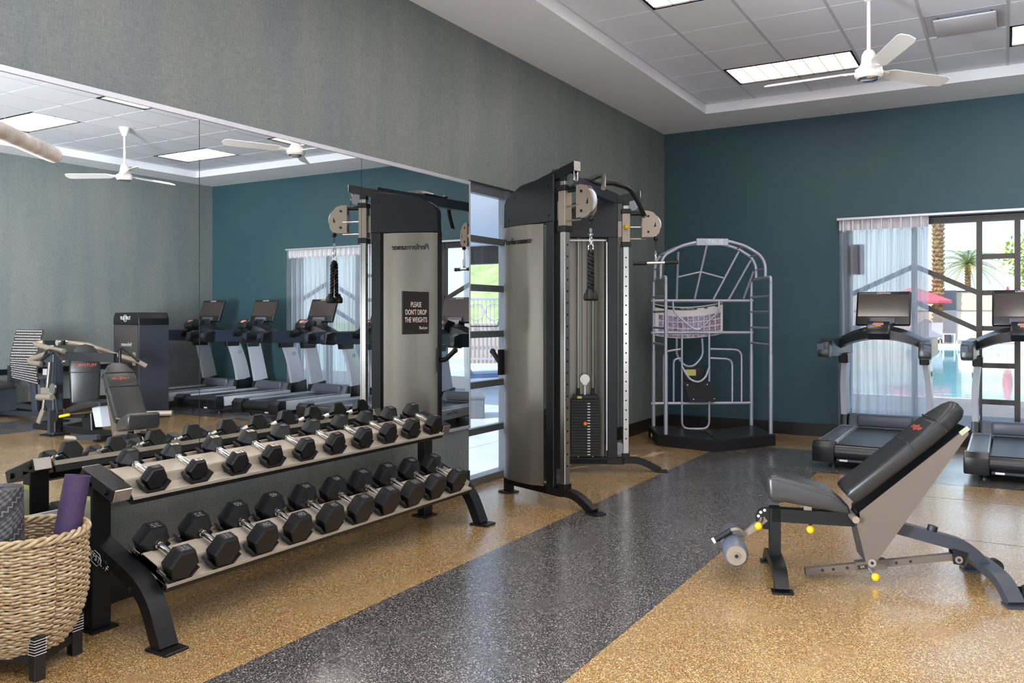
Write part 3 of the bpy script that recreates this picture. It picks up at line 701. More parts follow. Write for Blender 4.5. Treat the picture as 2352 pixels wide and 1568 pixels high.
# outward side of the near tower is its left-hand side (toward the camera)
m1=tower(F1,A1,False,True); m2=tower(F2,A2,True,False)
p1=m1@Vector((.36,0,2.44)); p2=m2@Vector((.36,0,2.44))
obj('cross_beam',G().bar([tuple(p1+Vector((0,0,0))),tuple(p2)],.07,.085),'frame',cmch)
dv=(p2-p1).normalized(); sd2=Vector((-dv.y,dv.x,0))*-1
pm=(p1+p2)/2
for k,(t_,sgn) in enumerate(((.50,-1),(.62,1))):
    q=p1+(p2-p1)*t_+Vector((0,0,.05))
    fr_=Vector((.97,.1,0))
    if sgn<0: pts=[q-fr_*.03,q+fr_*.1-dv*.02+Vector((0,0,.04)),q+fr_*.18-dv*.12+Vector((0,0,.03)),q+fr_*.24-dv*.3+Vector((0,0,-.1))]
    else: pts=[q-fr_*.03,q+fr_*.1+dv*.1+Vector((0,0,.03)),q+fr_*.22+dv*.3+Vector((0,0,0)),q+fr_*.27+dv*.38+Vector((0,0,-.12)),q+fr_*.3+dv*.46+Vector((0,0,-.22))]
    pts=[tuple(v) for v in pts]
    h=obj('pull_up_handle',G().tube(round_path(pts,.07,5),.019,12),'black2' if sgn>0 else 'satin',cmch)
    e_=Vector(pts[-1]); d_=(Vector(pts[-1])-Vector(pts[-2])).normalized()
    obj('handle_cap',G().cyl(tuple(e_-d_*.004),tuple(e_+d_*.012),.0205,14),'capsteel',h)
obj('beam_bracket',G().cbox(tuple(p1+(p2-p1)*.5+Vector((.0,0,.05))),(.09,.3,.012)),'black',cmch)
# side grips at the back of the near tower
q0=m1@Vector((.94,.04,1.03))
hk=G(); d_=(m1.to_3x3()@Vector((1,0,0))); hk.tube(round_path([tuple(q0),tuple(q0+d_*.05+Vector((0,0,.0))),tuple(q0+d_*.13+Vector((0,0,.075)))],.03,4),.02,12).sph(tuple(q0+d_*.135+Vector((0,0,.08))),.024,12); obj('storage_hook',hk,'black',cmch)
obj('hook_plate',G().cbox((0,0,0),(.012,.1,.2),m=T(*q0)@Matrix.Rotation(R_(A1),4,'Z')),'black',cmch)
# rope attachment on the near tower
pr=m1@Vector((-.005,0,1.985)); 
rp=thing('rope_attachment','black braided triceps rope hanging from the near cable','rope handle',tuple(pr))
obj('snap_hook',G().tube([(0,.0,0),(.0,.012,-.02),(0,.014,-.06),(0,.006,-.085),(0,-.006,-.085),(0,-.014,-.06),(0,-.012,-.02)],.0042,8,closed=True).cyl((0,0,.0),(0,0,.03),.009,10).cyl((-.018,0,-.012),(.018,0,-.012),.006,8),'chrome',rp)
obj('ring',G().tube([(.02*math.cos(a_),.0,-.105+.024*math.sin(a_)) for a_ in [2*PI*k/12 for k in range(12)]],.0045,8,closed=True),'chrome',rp)
for s_ in (-1,1):
    g=G(); off=Vector((-.12,.99,0))
    c0=[Vector((0,0,-.118)),Vector(off*s_*.02)+Vector((0,0,-.15)),Vector(off*s_*.024)+Vector((0,0,-.42))]
    cl_=[Vector(p) for p in round_path([tuple(p) for p in c0],.03,4)]
    dense=[]
    for a,b in zip(cl_,cl_[1:]):
        n_=max(1,int((b-a).length/.008))
        for k in range(n_): dense.append(a.lerp(b,k/n_))
    dense.append(cl_[-1])
    for st in range(3):
        pts=[]; 
        for k,p in enumerate(dense):
            ph=k*.62+st*2*PI/3; pts.append((p.x+.0095*math.cos(ph),p.y+.0095*math.sin(ph),p.z))
        g.tube(pts,.0088,6)
    r_=obj('rope',g,'rubber',rp)
    e_=c0[-1]; obj('rubber_stop',G().lathe([(.018,.02),(.024,.0),(.038,-.02),(.04,-.05),(.032,-.062)],16,m=T(e_.x+off.x*s_*.018,e_.y+off.y*s_*.018,e_.z)),'rubber',r_)
# straight bar attachment on the far tower
pr=m2@Vector((-.005,0,1.985))
ba=thing('bar_attachment','short straight bar with black grips hanging from the far cable','bar handle',tuple(pr))
obj('snap_hook',G().tube([(0,.0,0),(.0,.012,-.02),(0,.014,-.06),(0,.006,-.085),(0,-.006,-.085),(0,-.014,-.06),(0,-.012,-.02)],.0042,8,closed=True),'chrome',ba)
bm_=basis((0,0,-.115),(.86,.5,.03),(-.5,.86,0),(0,0,1))
obj('bar',G().cyl((-.09,0,0),(.09,0,0),.013,12)._x([],None) or G().tube([(-.09,0,0),(.09,0,0)],.013,12,m=bm_),'chrome',ba)
for s_ in (-1,1): obj('grip',G().tube([(s_*.08,0,0),(s_*.1,0,0),(s_*.19,0,0),(s_*.2,0,0)],[.015,.018,.017,.021],12,m=bm_),'rubber2',ba)
obj('swivel',G().cyl((0,0,-.085),(0,0,-.1),.014,12),'chrome',ba)
# ------------------------------------------------------------------ stretch cage
cg=thing('stretch_cage','grey tubular stretching cage with arched top on a black platform','stretch cage',(-3.555,8.959,0),R_(33))
W_,D_=1.15,-.665
def lp(x,y):
    dx,dy=x+3.555,y-8.959; c,s=math.cos(R_(33)),math.sin(R_(33)); return (dx*c+dy*s,-dx*s+dy*c)
poly=[lp(*q) for q in ((-3.63,8.985),(-3.27,8.345),(-2.582,8.24),(-2.165,8.98),(-2.576,9.665),(-2.938,8.87))]
obj('platform',G().prism(poly,0,.115,'xy',bev=.004),'rubber2',cg)
def inset(ps,k):
    cx=sum(p[0] for p in ps)/len(ps); cy=sum(p[1] for p in ps)/len(ps); return [(cx+(p[0]-cx)*k,cy+(p[1]-cy)*k) for p in ps]
obj('platform_mat',G().prism(inset([poly[0],poly[1],poly[2],poly[5]],.96),.112,.121,'xy'),'vinyl2',cg)
obj('platform_mat',G().prism(inset([poly[5],poly[2],poly[3],poly[4]],.96),.112,.121,'xy'),'vinyl2',cg)
q=lp(-3.45,8.665); 
tm=basis((lp(-3.452,8.668)[0],lp(-3.452,8.668)[1],.055),(lp(-3.27,8.345)[0]-lp(-3.63,8.985)[0],lp(-3.27,8.345)[1]-lp(-3.63,8.985)[1],0),(0,0,1),(-.9,-.3,0)) 
vv=Vector((lp(-3.27,8.345)[0]-lp(-3.63,8.985)[0],lp(-3.27,8.345)[1]-lp(-3.63,8.985)[1],0)).normalized(); nn_=vv.cross(Vector((0,0,1)))
tm=basis((q[0]+nn_.x*.012,q[1]+nn_.y*.012,.055),vv,(0,0,1),nn_)
text('lettering','TRUE',.055,'letterw',cg,tm,.0006)
r=.0185
for x in (0,W_):
    for y in (0,D_): obj('post',G().cyl((x,y,.115),(x,y,.98),r*1.18,14).cyl((x,y,.98),(x,y,1.76),r,14),'greytube',cg)
    obj('ladder_top',G().tube(round_path([(x,0,1.75),(x,0,1.815),(x,D_,1.815),(x,D_,1.75)],.09,7),r,14),'greytube',cg)
    for z in (1.61,1.44,1.26,1.08): obj('rung',G().cyl((x,0,z),(x,D_,z),.013,10),'greytube',cg)
# arches
af=[(-.02,1.8),(-.02,1.96),(.02,2.06),(.2,2.16),(.37,2.205),(.56,2.225),(.75,2.215),(.93,2.165),(1.1,2.06),(1.15,1.96),(1.15,1.8)]
for y in (-.17,-.49): obj('arch',G().tube(round_path([(x,y,z) for x,z in af],.07,4),r,12),'greytube',cg)
for x,z in ((.24,2.17),(.93,2.165),(1.08,2.07),(.05,2.08),(1.15,1.92),(-.02,1.92)): obj('arch_rung',G().cyl((x,-.17,z),(x,-.49,z),.01,10),'greytube',cg)
obj('name_plate',G().box(.37,.73,-.52,-.505,2.165,2.245,bev=.006),'greytube',cg)
text('lettering','TRUE',.07,'letterw',cg,basis((.58,-.521,2.205),(1,0,0),(0,0,1),(0,-1,0)),.0015,sx=1.1)
obj('brand_swoosh',G().tube([(.42,-.522,2.19),(.44,-.522,2.225),(.47,-.522,2.205),(.49,-.522,2.19)],.004,6),'letterw',cg)
for z in (1.57,1.2,.38): obj('crossbar',G().cyl((-.03,0,z),(W_+.02,0,z),r,12),'greytube',cg)
for a,b,c,d in ((.25,2.12,.27,1.58),(.58,2.2,.48,1.58),(.95,2.13,.70,1.58),(1.09,2.03,.88,1.58),(1.12,1.9,1.06,1.6)):
    obj('spoke',G().cyl((a,-.17,b),(c,0,d),.0135,10),'greytube',cg)
obj('upper_tie',G().tube([(.27,-.07,1.84),(.53,-.09,1.90),(.80,-.08,1.83)],.0105,10),'greytube',cg)
obj('v_handle',G().tube(round_path([(.22,-.03,1.56),(.22,-.06,1.44),(.48,-.12,1.21),(.75,-.06,1.44),(.76,-.03,1.56)],.08,6),.0115,10),'greytube',cg)
for x in (.33,.65): pass
obj('seat_frame',G().tube(round_path([(.33,-.01,1.19),(.33,-.01,.085),(.65,-.01,.085),(.65,-.01,1.19)],.09,7),.0135,12),'greytube',cg)
obj('side_rail',G().tube(round_path([(.65,0,1.01),(1.035,0,1.0),(1.035,0,.38)],.09,6),.0125,10),'greytube',cg)
obj('side_rail',G().tube(round_path([(.65,0,.905),(.925,0,.89),(.925,0,.38)],.08,6),.0125,10),'greytube',cg)
obj('side_rail',G().tube(round_path([(.33,0,1.01),(.12,0,.98),(.12,0,.38)],.08,6),.0125,10),'greytube',cg)
obj('side_rail',G().tube(round_path([(.33,0,.905),(.235,0,.89),(.235,0,.38)],.07,6),.0125,10),'greytube',cg)
obj('hip_rest',G().tube(round_path([(.3,.12,1.13),(.3,.14,.92),(.4,.12,.8),(.5,.12,.8),(.62,.14,.92),(.6,.12,1.13)],.08,6),.014,10),'greytube',cg)
obj('hip_rest',G().tube(round_path([(.33,-.02,.8),(.4,-.1,.66),(.5,-.12,.63),(.58,-.1,.68),(.65,-.02,.8)],.07,6),.0135,10),'greytube',cg)
obj('calf_board',G().prism([(.335,.63),(.65,.635),(.745,.41),(.41,.405)],-.075,-.05,'xz'),'rubber2',cg)
bo=G()
for x,z in ((.38,.6),(.61,.605),(.45,.435),(.69,.44)): bo.cyl((x,-.0755,z),(x,-.079,z),.008,8)
obj('board_bolt',bo,'chrome',cg)
wb_=obj('warning_box',G().box(.35,.61,.02,.06,.64,.79,bev=.006),'rubber2',cg); obj('warning_sticker',G().box(.38,.5,.012,.0195,.7,.77),'stickeryel',wb_)
# poster behind the cage: curved plastic chart
ps=thing('exercise_chart','curved glossy white exercise chart with rows of small photos behind cage','poster',(-3.555,8.959,0),R_(33))
g=G(); N=20
def px_(u,off=0): x=.03+.8*u; return (x,.06+.10*(1-(2*u-1)**2)+off)
zt_=lambda u:1.535-.045*(1-(2*u-1)**2)+.02*u; zb_=lambda u:1.165-.045*(1-(2*u-1)**2)+.02*u
secs=[]
for i in range(N+1):
    u=i/N; x,y=px_(u); secs.append([(x,y,zb_(u)),(x,y,zt_(u)),(x,y+.003,zt_(u)),(x,y+.003,zb_(u))])
loft(g,secs); pb=obj('chart_sheet',g,'paper',ps)
M['photo1']=mat('printed_photo_mauve',(112,100,136),.4,var=(60,(196,180,206),.25)); M['photo2']=mat('printed_photo_plum',(84,62,92),.4,var=(70,(186,160,176),.25))
for rI in range(4):
    for cI in range(12):
        u0=.06+cI*.077; u1=u0+.066; g=G(); a=[];
        z1=lambda u:zt_(u)-.115-rI*.072; z0=lambda u:z1(u)-.062
        if rI==3: z0=lambda u:z1(u)-.03
        x0,y0=px_(u0,-.0012); x1,y1=px_(u1,-.0012)
        g.poly([(x0,y0,z0(u0)),(x1,y1,z0(u1)),(x1,y1,z1(u1)),(x0,y0,z1(u0))]); obj('printed_photo',g,'photo2' if (rI+cI)%5==0 or cI>9 else 'photo1',ps)
g=G()
for i in range(N):
    u0,u1=i/N,(i+1)/N; x0,y0=px_(u0,-.001); x1,y1=px_(u1,-.001); k=.028 if i<12 else .012+.016*(i%3==0)
    g.poly([(x0,y0,zt_(u0)-.012-k),(x1,y1,zt_(u1)-.012-k),(x1,y1,zt_(u1)-.012),(x0,y0,zt_(u0)-.012)])
obj('header_band',g,'signblack',ps)
text('lettering','THE STRETCH',.026,'letterw',ps,basis((.43,.155,1.478),(1,0,0),(0,0,1),(0,-1,0)),.0005)
# ------------------------------------------------------------------ treadmills
def treadmill(x,y0,label):
    t=thing('treadmill',label,'treadmill',(x,y0,0),group='row of treadmills facing the window')
    o=lambda n,g,m,p=None,**k:obj(n,g,m,p or t,**k)
    o('belt',G().box(-.25,.25,.09,1.42,.2,.222,bev=.004),'belt')
    o('frame',G().box(-.36,.36,.08,1.75,.09,.17),'tmblack')
    for s in (-1,1):
        o('side_rail',G().prism([(.14,.1),(1.45,.13),(1.45,.235),(.14,.235)],s*.265,s*.44,'yz',bev=.012,seg=2),'tmgrey')
        o('foot_strip',G().box(s*.275,s*.42,.16,1.3,.2345,.24,bev=.002),'tmhood')
        o('strip_edge',G().cyl((s*.272,.16,.239),(s*.272,1.36,.239),.005,6),'tmgrey')
        pr=[(0,.11),(.02,.06),(.1,.05),(.15,.06),(.15,.24),(.05,.245),(.0,.2)]
        o('end_cap',G().prism(pr,s*.26,s*.455,'yz',bev=.012,seg=2),'tmblack')
        # curved upright
        pts=[(s*.405,1.62,.2),(s*.415,1.57,.45),(s*.41,1.5,.72),(s*.375,1.4,1.0)]
        pts=round_path(pts,.15,5)
        g=G(); secs=[]
        for p in pts:
            k=(p[2]-.2)/.8; dy=.135-.02*k; dx=.052
            secs.append([(p[0]-dx/2,p[1]-dy,p[2]),(p[0]+dx/2,p[1]-dy,p[2]),(p[0]+dx/2+.008,p[1],p[2]),(p[0]+dx/2,p[1]+dy,p[2]),(p[0]-dx/2,p[1]+dy,p[2]),(p[0]-dx/2-.008,p[1],p[2])])
        loft(g,secs); u=o('upright',g,'tmgrey',sharp=50)
        o('upright_base',G().prism([(1.4,.1),(1.78,.1),(1.76,.38),(1.44,.34)],s*.375,s*.445,'yz',bev=.01,seg=2),'tmblack',u)
        o('round_emblem',G().tube([(s*.437,1.5+.026*math.cos(a_),.8+.026*math.sin(a_)) for a_ in [2*PI*k/16 for k in range(16)]],.003,5,closed=True),'tmhood',u)
        # handrail
        h=G(); loft(h,[[(s*xx,yy,zz) for xx,zz in ((.44,1.03),(.5,1.04),(.5,1.12),(.44,1.13))] for yy in (.5,)]+[[(s*xx,yy,zz) for xx,zz in ((.4+.0,1.0),(.485,1.0),(.485,1.165),(.4,1.165))] for yy in (.62,)]+[[(s*xx,yy,zz) for xx,zz in ((.385,.985),(.47,.985),(.47,1.165),(.385,1.165))] for yy in (1.1,1.85)]+[[(s*xx,yy,zz) for xx,zz in ((.395,1.0),(.455,1.0),(.455,1.15),(.395,1.15))] for yy in (1.9,)])
        hr=o('handrail',h,'tmdark',sharp=40)
        o('handrail_grip',G().prism([(.49,1.03),(.5,1.0),(.66,.985),(.7,1.0),(.7,1.15),(.66,1.168),(.52,1.14)],s*.395,s*.498,'yz',bev=.012,seg=2),'tmblack',hr)
        o('handrail_collar',G().prism([(1.26,.9),(1.5,.9),(1.52,1.0),(1.24,1.0)],s*.34,s*.43,'yz',bev=.01),'tmblack',hr)
    o('rear_roller',G().cyl((-.26,.09,.155),(.26,.09,.155),.068,24),'tmblack')
    o('rear_guard',G().box(-.255,.255,.05,.2,.06,.1,bev=.01),'tmblack')
    o('serial_label',G().box(-.22,-.15,.0485,.0495,.07,.088),'paper')
    # motor hood
    hp=[(1.38,.19),(1.4,.26),(1.44,.335),(1.5,.355),(1.75,.33),(1.86,.28),(1.88,.14),(1.4,.14)]
    o('motor_hood',G().prism(hp,-.36,.36,'yz',bev=.02,seg=3),'tmhood')
    g=G(); g.box(-.27,.27,1.37,1.44,.23,.36,bev=.03,seg=3); o('hood_lip',g,'tmhood')
    for s in (-.3,.3): o('levelling_foot',G().cyl((s,.2,0),(s,.2,.012),.04,16).cyl((s,.2,.01),(s,.2,.08),.012,8).cyl((s,1.7,0),(s,1.7,.1),.03,12),'tmblack')
    # console arch
    secs=[]
    for k in range(17):
        a_=-1+k/8; x_=a_*.43; zc=1.235-.135*a_*a_; yc=1.12+.06*(1-a_*a_)*-1; th=.066-.012*abs(a_); dp=.13-.03*abs(a_)
        secs.append([(x_,yc-dp,zc-th*.9),(x_,yc-dp*.8,zc+th*.35),(x_,yc+dp*.2,zc+th),(x_,yc+dp,zc+th*.8),(x_,yc+dp,zc-th*.7),(x_,yc,zc-th*1.2)])
    g=G(); loft(g,secs); cs=o('console_arch',g,'tmblack',sharp=45)
    kp=o('keypad',G().prism([(.83,1.22),(.95,1.16),(1.06,1.2),(1.08,1.31),(.93,1.34),(.85,1.28)],-.105,.105,'yz',bev=.012,seg=2),'tmblack')
    # keypad face slopes (.85,1.28)->(.93,1.34)
    km=basis((0,.888,1.312),(1,0,0),(0,.8,.6),(0,-.6,.8))
    o('red_readout',G().box(-.045,.045,.012,.026,.0,.003,m=km),'red',kp); o('button_row',G().box(-.05,.05,-.008,.006,0,.003,m=km),'tmgrey',kp)
    o('stop_bar',G().box(-.032,.032,-.036,-.022,0,.006,m=km,bev=.002),'amber',kp)
    # screen tilted back
    sm_=basis((0,1.28,1.475),(1,0,0),(0,.33,.944),(0,-.944,.33))
    sc=o('screen_housing',G().box(-.262,.262,-.185,.185,-.045,0,m=sm_,bev=.02,seg=3),'tmblack')
    o('screen_glass',G().box(-.24,.24,-.09,.145,.0,.002,m=sm_),'screen',sc)
    text('lettering','LifeFitness',.032,'letter',sc,sm_@T(0,.165,.0015),.0004,shear=.2)
    o('screen_shelf',G().box(-.12,.12,-.175,-.115,-.01,.03,m=sm_,bev=.01,seg=2),'tmhood',sc)
    o('screen_neck',G().prism([(1.1,1.2),(1.3,1.2),(1.33,1.38),(1.2,1.34)],-.1,.1,'yz',bev=.01),'tmblack')
    sm2=basis((-.442,.55,.185),(0,-1,0),(0,0,1),(-1,0,0))
    text('lettering','LifeFitness',.06,'tmhood',t,sm2,.0005,shear=.2)
    return t
tm0=treadmill(-1.11,7.85,'treadmill nearest the corner cage, in front of the sheer curtain')
tl=['treadmill at the right edge of the photo, its console cut by the frame','black and silver treadmill in the mirror with the rope hanging before its screen','black and silver treadmill in the mirror, middle of the three clear ones','treadmill in the mirror just right of the black weight tower']
for k,l_ in enumerate(tl):
    c=copytree(tm0,(-1.11+1.24*(k+1),7.85,0)); c['label']=l_
# ------------------------------------------------------------------ adjustable bench
bn=thing('weight_bench','charcoal adjustable incline bench with leg roller on the tan floor','bench',(-1.1,4.47,0),R_(20.5))
def bo_(n,g,m,p=None,**k): return obj(n,g,m,p or bn,**k)
def pad(pts,w,bev,seg=3):
    return G().prism(pts,-w,w,'xz',bev=bev,seg=seg)
bo_('seat_pad',pad([(-.035,.545),(-.012,.565),(.02,.562),(.29,.487),(.37,.42),(.385,.375),(.30,.385),(.056,.424),(.03,.422),(-.005,.422),(-.03,.45)],.135,.028),'vinyl',sharp=50)
bp=[(.395,.455),(.418,.515),(.45,.545),(.95,.965),(.985,.975),(1.02,.945),(1.01,.90),(.43,.405),(.405,.42)]
# backrest: rounded head end — loft of outline across width
ux=Vector((.975-.425,0,.915-.45)).normalized(); Lb_=.74
bm2=basis((.405,0,.425),(ux.x,0,ux.z),(0,1,0),(-ux.z,0,ux.x))
ol=[(0,-.125),(.03,-.14),(.5,-.14),(.62,-.125),(.70,-.085),(.735,-.03),(.735,.03),(.70,.085),(.62,.125),(.5,.14),(.03,.14),(0,.125)]
bk=bo_('back_pad',G().prism(ol,.0,.085,'xy',m=bm2,bev=.026,seg=3),'vinyl2',sharp=50)
for s_,e_ in ((.40,.012),(.585,.012)):
    bo_('pad_seam',G().tube([tuple(bm2@Vector((s_,y_,z_))) for y_,z_ in ((-.142,.02),(-.1415,.065),(-.12,.0865),(0,.087),(.12,.0865),(.1415,.065),(.142,.02))],.004,6),'rubber2',bk)
bo_('pad_sleeve',G().prism([(.40,-.1425),(.585,-.136),(.585,.136),(.40,.1425)],.001,.0875,'xy',m=bm2,bev=.026,seg=3),'vinyl2',bk,sharp=50)
em=bm2@T(.5,-.005,.0885)@rotm('Z',-90)
text('emblem','TUFFSTUFF',.032,'letterred',bk,em,.0003)
text('emblem','S',.06,'letterred',bk,em,.0003)
# side plates
spl=[(.43,.36),(.416,.315),(.462,.12),(.50,.112),(.955,.80),(.945,.83),(.43,.385)]
for s_ in (-1,1):
    y=s_*.095; bo_('side_plate',G().prism(spl,min(y,y+s_*.006),max(y,y+s_*.006),'xz'),'taupe')
bo_('back_box',G().prism([(.43,.37),(.47,.33),(.96,.79),(.945,.835)],-.094,.094,'xz'),'black')
bo_('model_label',G().box(-.001,.05,-.1025,-.1012,-.012,.012,m=T(.915,0,.80)@rotm('Y',-40)),'sticker')
bo_('spine_edge',G().bar([(.418,0,.33),(.462,0,.13)],.18,.012),'frame')
bo_('main_beam',G().bar([(.0,0,.335),(.44,0,.325)],.06,.07),'black')
bo_('front_post',G().box(-.012,.046,-.03,.03,.09,.372,bev=.002),'black')
bo_('post_cap',G().box(-.012,.046,-.03,.03,.372,.376,bev=.002),'black2')
ff=G()
ft=round_path([(.02,-.27,.008),(.02,-.2,.075),(.02,-.08,.095),(.02,.08,.095),(.02,.2,.075),(.02,.27,.008)],.06,5)
ff.bar(ft,.07,.05)
bo_('front_foot',ff,'black')
bo_('foot_plate',G().box(-.03,.075,-.30,-.23,0,.01).box(-.03,.075,.23,.3,0,.01),'black')
rb=round_path([(.42,0,.345),(.98,0,.205),(1.08,0,.085)],.16,8)
bo_('rear_beam',G().bar(rb,.06,.062,up=(.3,0,1)),'frame')
rf=G(); rfp=round_path([(1.1,-.29,.01),(1.085,-.2,.09),(1.07,-.08,.11),(1.07,.08,.11),(1.085,.2,.09),(1.1,.29,.01)],.07,5); rf.bar(rfp,.08,.045)
bo_('rear_foot',rf,'frame'); bo_('foot_plate',G().box(1.05,1.16,-.335,-.25,0,.012).box(1.05,1.16,.25,.335,0,.012),'frame')
for s_ in (-1,1):
    wl2=bo_('wheel',G().cyl((1.19,s_*.20,.045),(1.19,s_*.24,.045),.042,24),'rubber2'); bo_('wheel_hub',G().cyl((1.19,s_*.196,.045),(1.19,s_*.244,.045),.014,12),'frame',wl2)
    bo_('wheel_bracket',G().box(1.1,1.2,s_*.19,s_*.198,.03,.07),'black',wl2)
bo_('rubber_bumper',G().cyl((.8,0,.25),(.815,0,.305),.025,12),'rubber2')
bo_('adjuster_tube',G().bar([(.175,-.0,.037),(.905,-.0,.15)],.034,.034),'taupe')
bo_('tube_end',G().bar([(.1725,-.0,.0366),(.1765,0,.0372)],.032,.032),'rubber2')
ah=G()
for k in (.26,.315,.385,.63,.7): 
    z=.037+(k-.175)*.155; ah.cyl((k,-.0178,z),(k,-.0165,z),.008,8)
bo_('adjuster_holes',ah,'rubber2')
ac=bo_('adjuster_sleeve',G().bar([(.43,0,.0765),(.58,0,.0995)],.05,.05),'taupe'); bo_('sleeve_label',G().box(-.025,.025,-.0262,-.0254,-.012,.012,m=T(.46,0,.08)@rotm('Y',-8.7)),'signblack',ac)
text('lettering','SX',.018,'stickeryel',ac,basis((.46,-.0264,.081),(1,0,.15),(-.15,0,1),(0,-1,0)),.0003)
bo_('pivot_washer',G().cyl((.488,-.112,.128),(.488,.112,.128),.021,16).cyl((.927,-.045,.145),(.927,.045,.145),.019,16),'satin')
bo_('pivot_bolt',G().cyl((.488,-.118,.128),(.488,.118,.128),.008,8).cyl((.927,-.05,.145),(.927,.05,.145),.008,8),'rubber2')
bo_('rear_bracket',G().prism([(.9,.2),(.975,.18),(.955,.115),(.905,.12)],-.035,-.025,'xz').prism([(.9,.2),(.975,.18),(.955,.115),(.905,.12)],.025,.035,'xz'),'black')
def knob(n,a,b): 
    k=bo_(n,G().cyl(a,b,.009,10),'satin'); d=(Vector(b)-Vector(a)).normalized(); bo_('yellow_knob',G().sph(tuple(Vector(b)+d*.008),.021,14),'yellow',k)
knob('pop_pin',(.495,-.02,.075),(.515,-.05,.045)); knob('pop_pin',(.2,-.0,.31),(.196,-.035,.275)); knob('pop_pin',(-.05,-.02,.315),(-.069,-.05,.285))
bo_('seat_post',G().box(.165,.205,-.02,.02,.33,.43),'tan'); bo_('seat_slot',G().box(.14,.235,-.012,.012,.3695,.372),'rubber2')
bo_('pivot_tube',G().cyl((.405,-.13,.35),(.405,.13,.35),.018,16),'tan')
bo_('cam_plate',G().prism(arc(-.025,.312,.058,60,300,14),-.012,-.004,'xz').prism(arc(-.025,.312,.058,60,300,14),.004,.012,'xz'),'black')
ch=G()
for a_ in (105,135,165): ch.cyl((-.025+.045*math.cos(R_(a_)),-.0125,.312+.045*math.sin(R_(a_))),(-.025+.045*math.cos(R_(a_)),-.0115,.312+.045*math.sin(R_(a_))),.008,8)
bo_('cam_holes',ch,'paper')
bo_('roller_arm',G().bar([(-.03,0,.31),(-.195,0,.175)],.03,.03),'tan')
for s_ in (-1,1):
    rl=bo_('foam_roller',G().tube([(-.2,s_*.035,.165),(-.2,s_*.05,.165),(-.2,s_*.2,.165),(-.2,s_*.215,.165)],[.052,.063,.063,.055],28),'tmhood')
    bo_('roller_cap',G().cyl((-.2,s_*.212,.165),(-.2,s_*.222,.165),.05,24).cyl((-.2,s_*.222,.165),(-.2,s_*.232,.165),.017,14),'tan',rl)
    bo_('roller_collar',G().cyl((-.2,s_*.02,.165),(-.2,s_*.036,.165),.05,24),'chrome',rl)
bo_('roller_axle',G().cyl((-.2,-.236,.165),(-.2,.236,.165),.01,10),'rubber2')
hd=bo_('lift_handle',G().tube(round_path([(-.14,-.02,.22),(-.18,-.05,.26),(-.22,-.06,.25)],.03,4),.012,10),'tan')
bo_('handle_grip',G().tube([(-.215,-.06,.252),(-.3,-.07,.2)],.016,12),'rubber2',hd); bo_('grip_cap',G().cyl((-.3,-.07,.2),(-.312,-.0715,.193),.0165,12),'paper',hd)
# ------------------------------------------------------------------ wicker basket with mats
bk_=thing('wicker_basket','round woven wicker basket on black wooden legs at lower left','basket',(-3.415,1.846,0),0)
def br_(z):
    t=(z-.08)/.45; t=max(0,min(1,t)); return .125+.098*math.sin(min(1,t*1.8)*PI/2)**.72-.006*max(0,t-.8)*5
rnd=random.Random(3)
NS=46
for k in range(38):
    z=.082+k*.0118; g=G(); pts=[]; sg_=1 if k%2 else -1; ph=rnd.uniform(-.1,.1); n=NS*5
    for i in range(n):
        a=2*PI*i/n; rr=br_(z)+sg_*.0050*math.sin(a*NS/2)+.0015*math.sin(3*a+k); zz=z+.0013*math.sin(a*NS/2+1.2+ph)+.0010*math.sin(5*a+k*2.1)
        pts.append((rr*math.cos(a),rr*math.sin(a),zz))
    g.tube(pts,.0054+.0005*rnd.uniform(-1,1),6,closed=True); obj('woven_strand',g,'wicker',bk_,sharp=180)
g=G()
for i in range(NS):
    a=2*PI*i/NS+PI/NS*.0
    for da in (-.012,.012): g.tube([(br_(z)*math.cos(a+da),br_(z)*math.sin(a+da),z) for z in (.085,.15,.22,  .3,.4,.47,.52)],.0034,5)
o=obj('upright_stakes',g,'stake',bk_); o['kind']='stuff'
for s_ in range(3):
    g=G(); pts=[]; n=150
    for i in range(n):
        a=2*PI*i/n; p_=a*11+s_*2*PI/3; rr=br_(.56)+.004+.009*math.cos(p_); pts.append((rr*math.cos(a),rr*math.sin(a),.535+.011*math.sin(p_)))
    g.tube(pts,.0078,7,closed=True); obj('braided_rim',g,'wicker',bk_,sharp=180)
obj('basket_floor',G().lathe([(.0,.075),(.13,.075),(.13,.087),(.0,.087)],32,cap=False),'stake',bk_)
obj('leg_frame',G().bar([(.17,-.04,.075),(.065,.155,.075)],.025,.035).bar([(.065,.155,.075),(-.17,.04,.075)],.025,.035).bar([(-.17,.04,.075),(-.065,-.155,.075)],.025,.035).bar([(-.065,-.155,.075),(.17,-.04,.075)],.025,.035),'blackwood',bk_)
for i,(a,b) in enumerate(((.18,-.05),(.07,.163),(-.18,.05),(-.07,-.163))):
    l=obj('leg',G().box(a-.021,a+.021,b-.021,b+.021,0,.17,bev=.002),'blackwood',bk_)
    tw=G()
    for k in range(6): z=.10+k*.011; tw.tube([(a-.023,b-.023,z),(a+.023,b-.023,z+.003),(a+.023,b+.023,z+.004),(a-.023,b+.023,z)],.0012,4,closed=True)
    obj('binding_wire',tw,'paper',l)
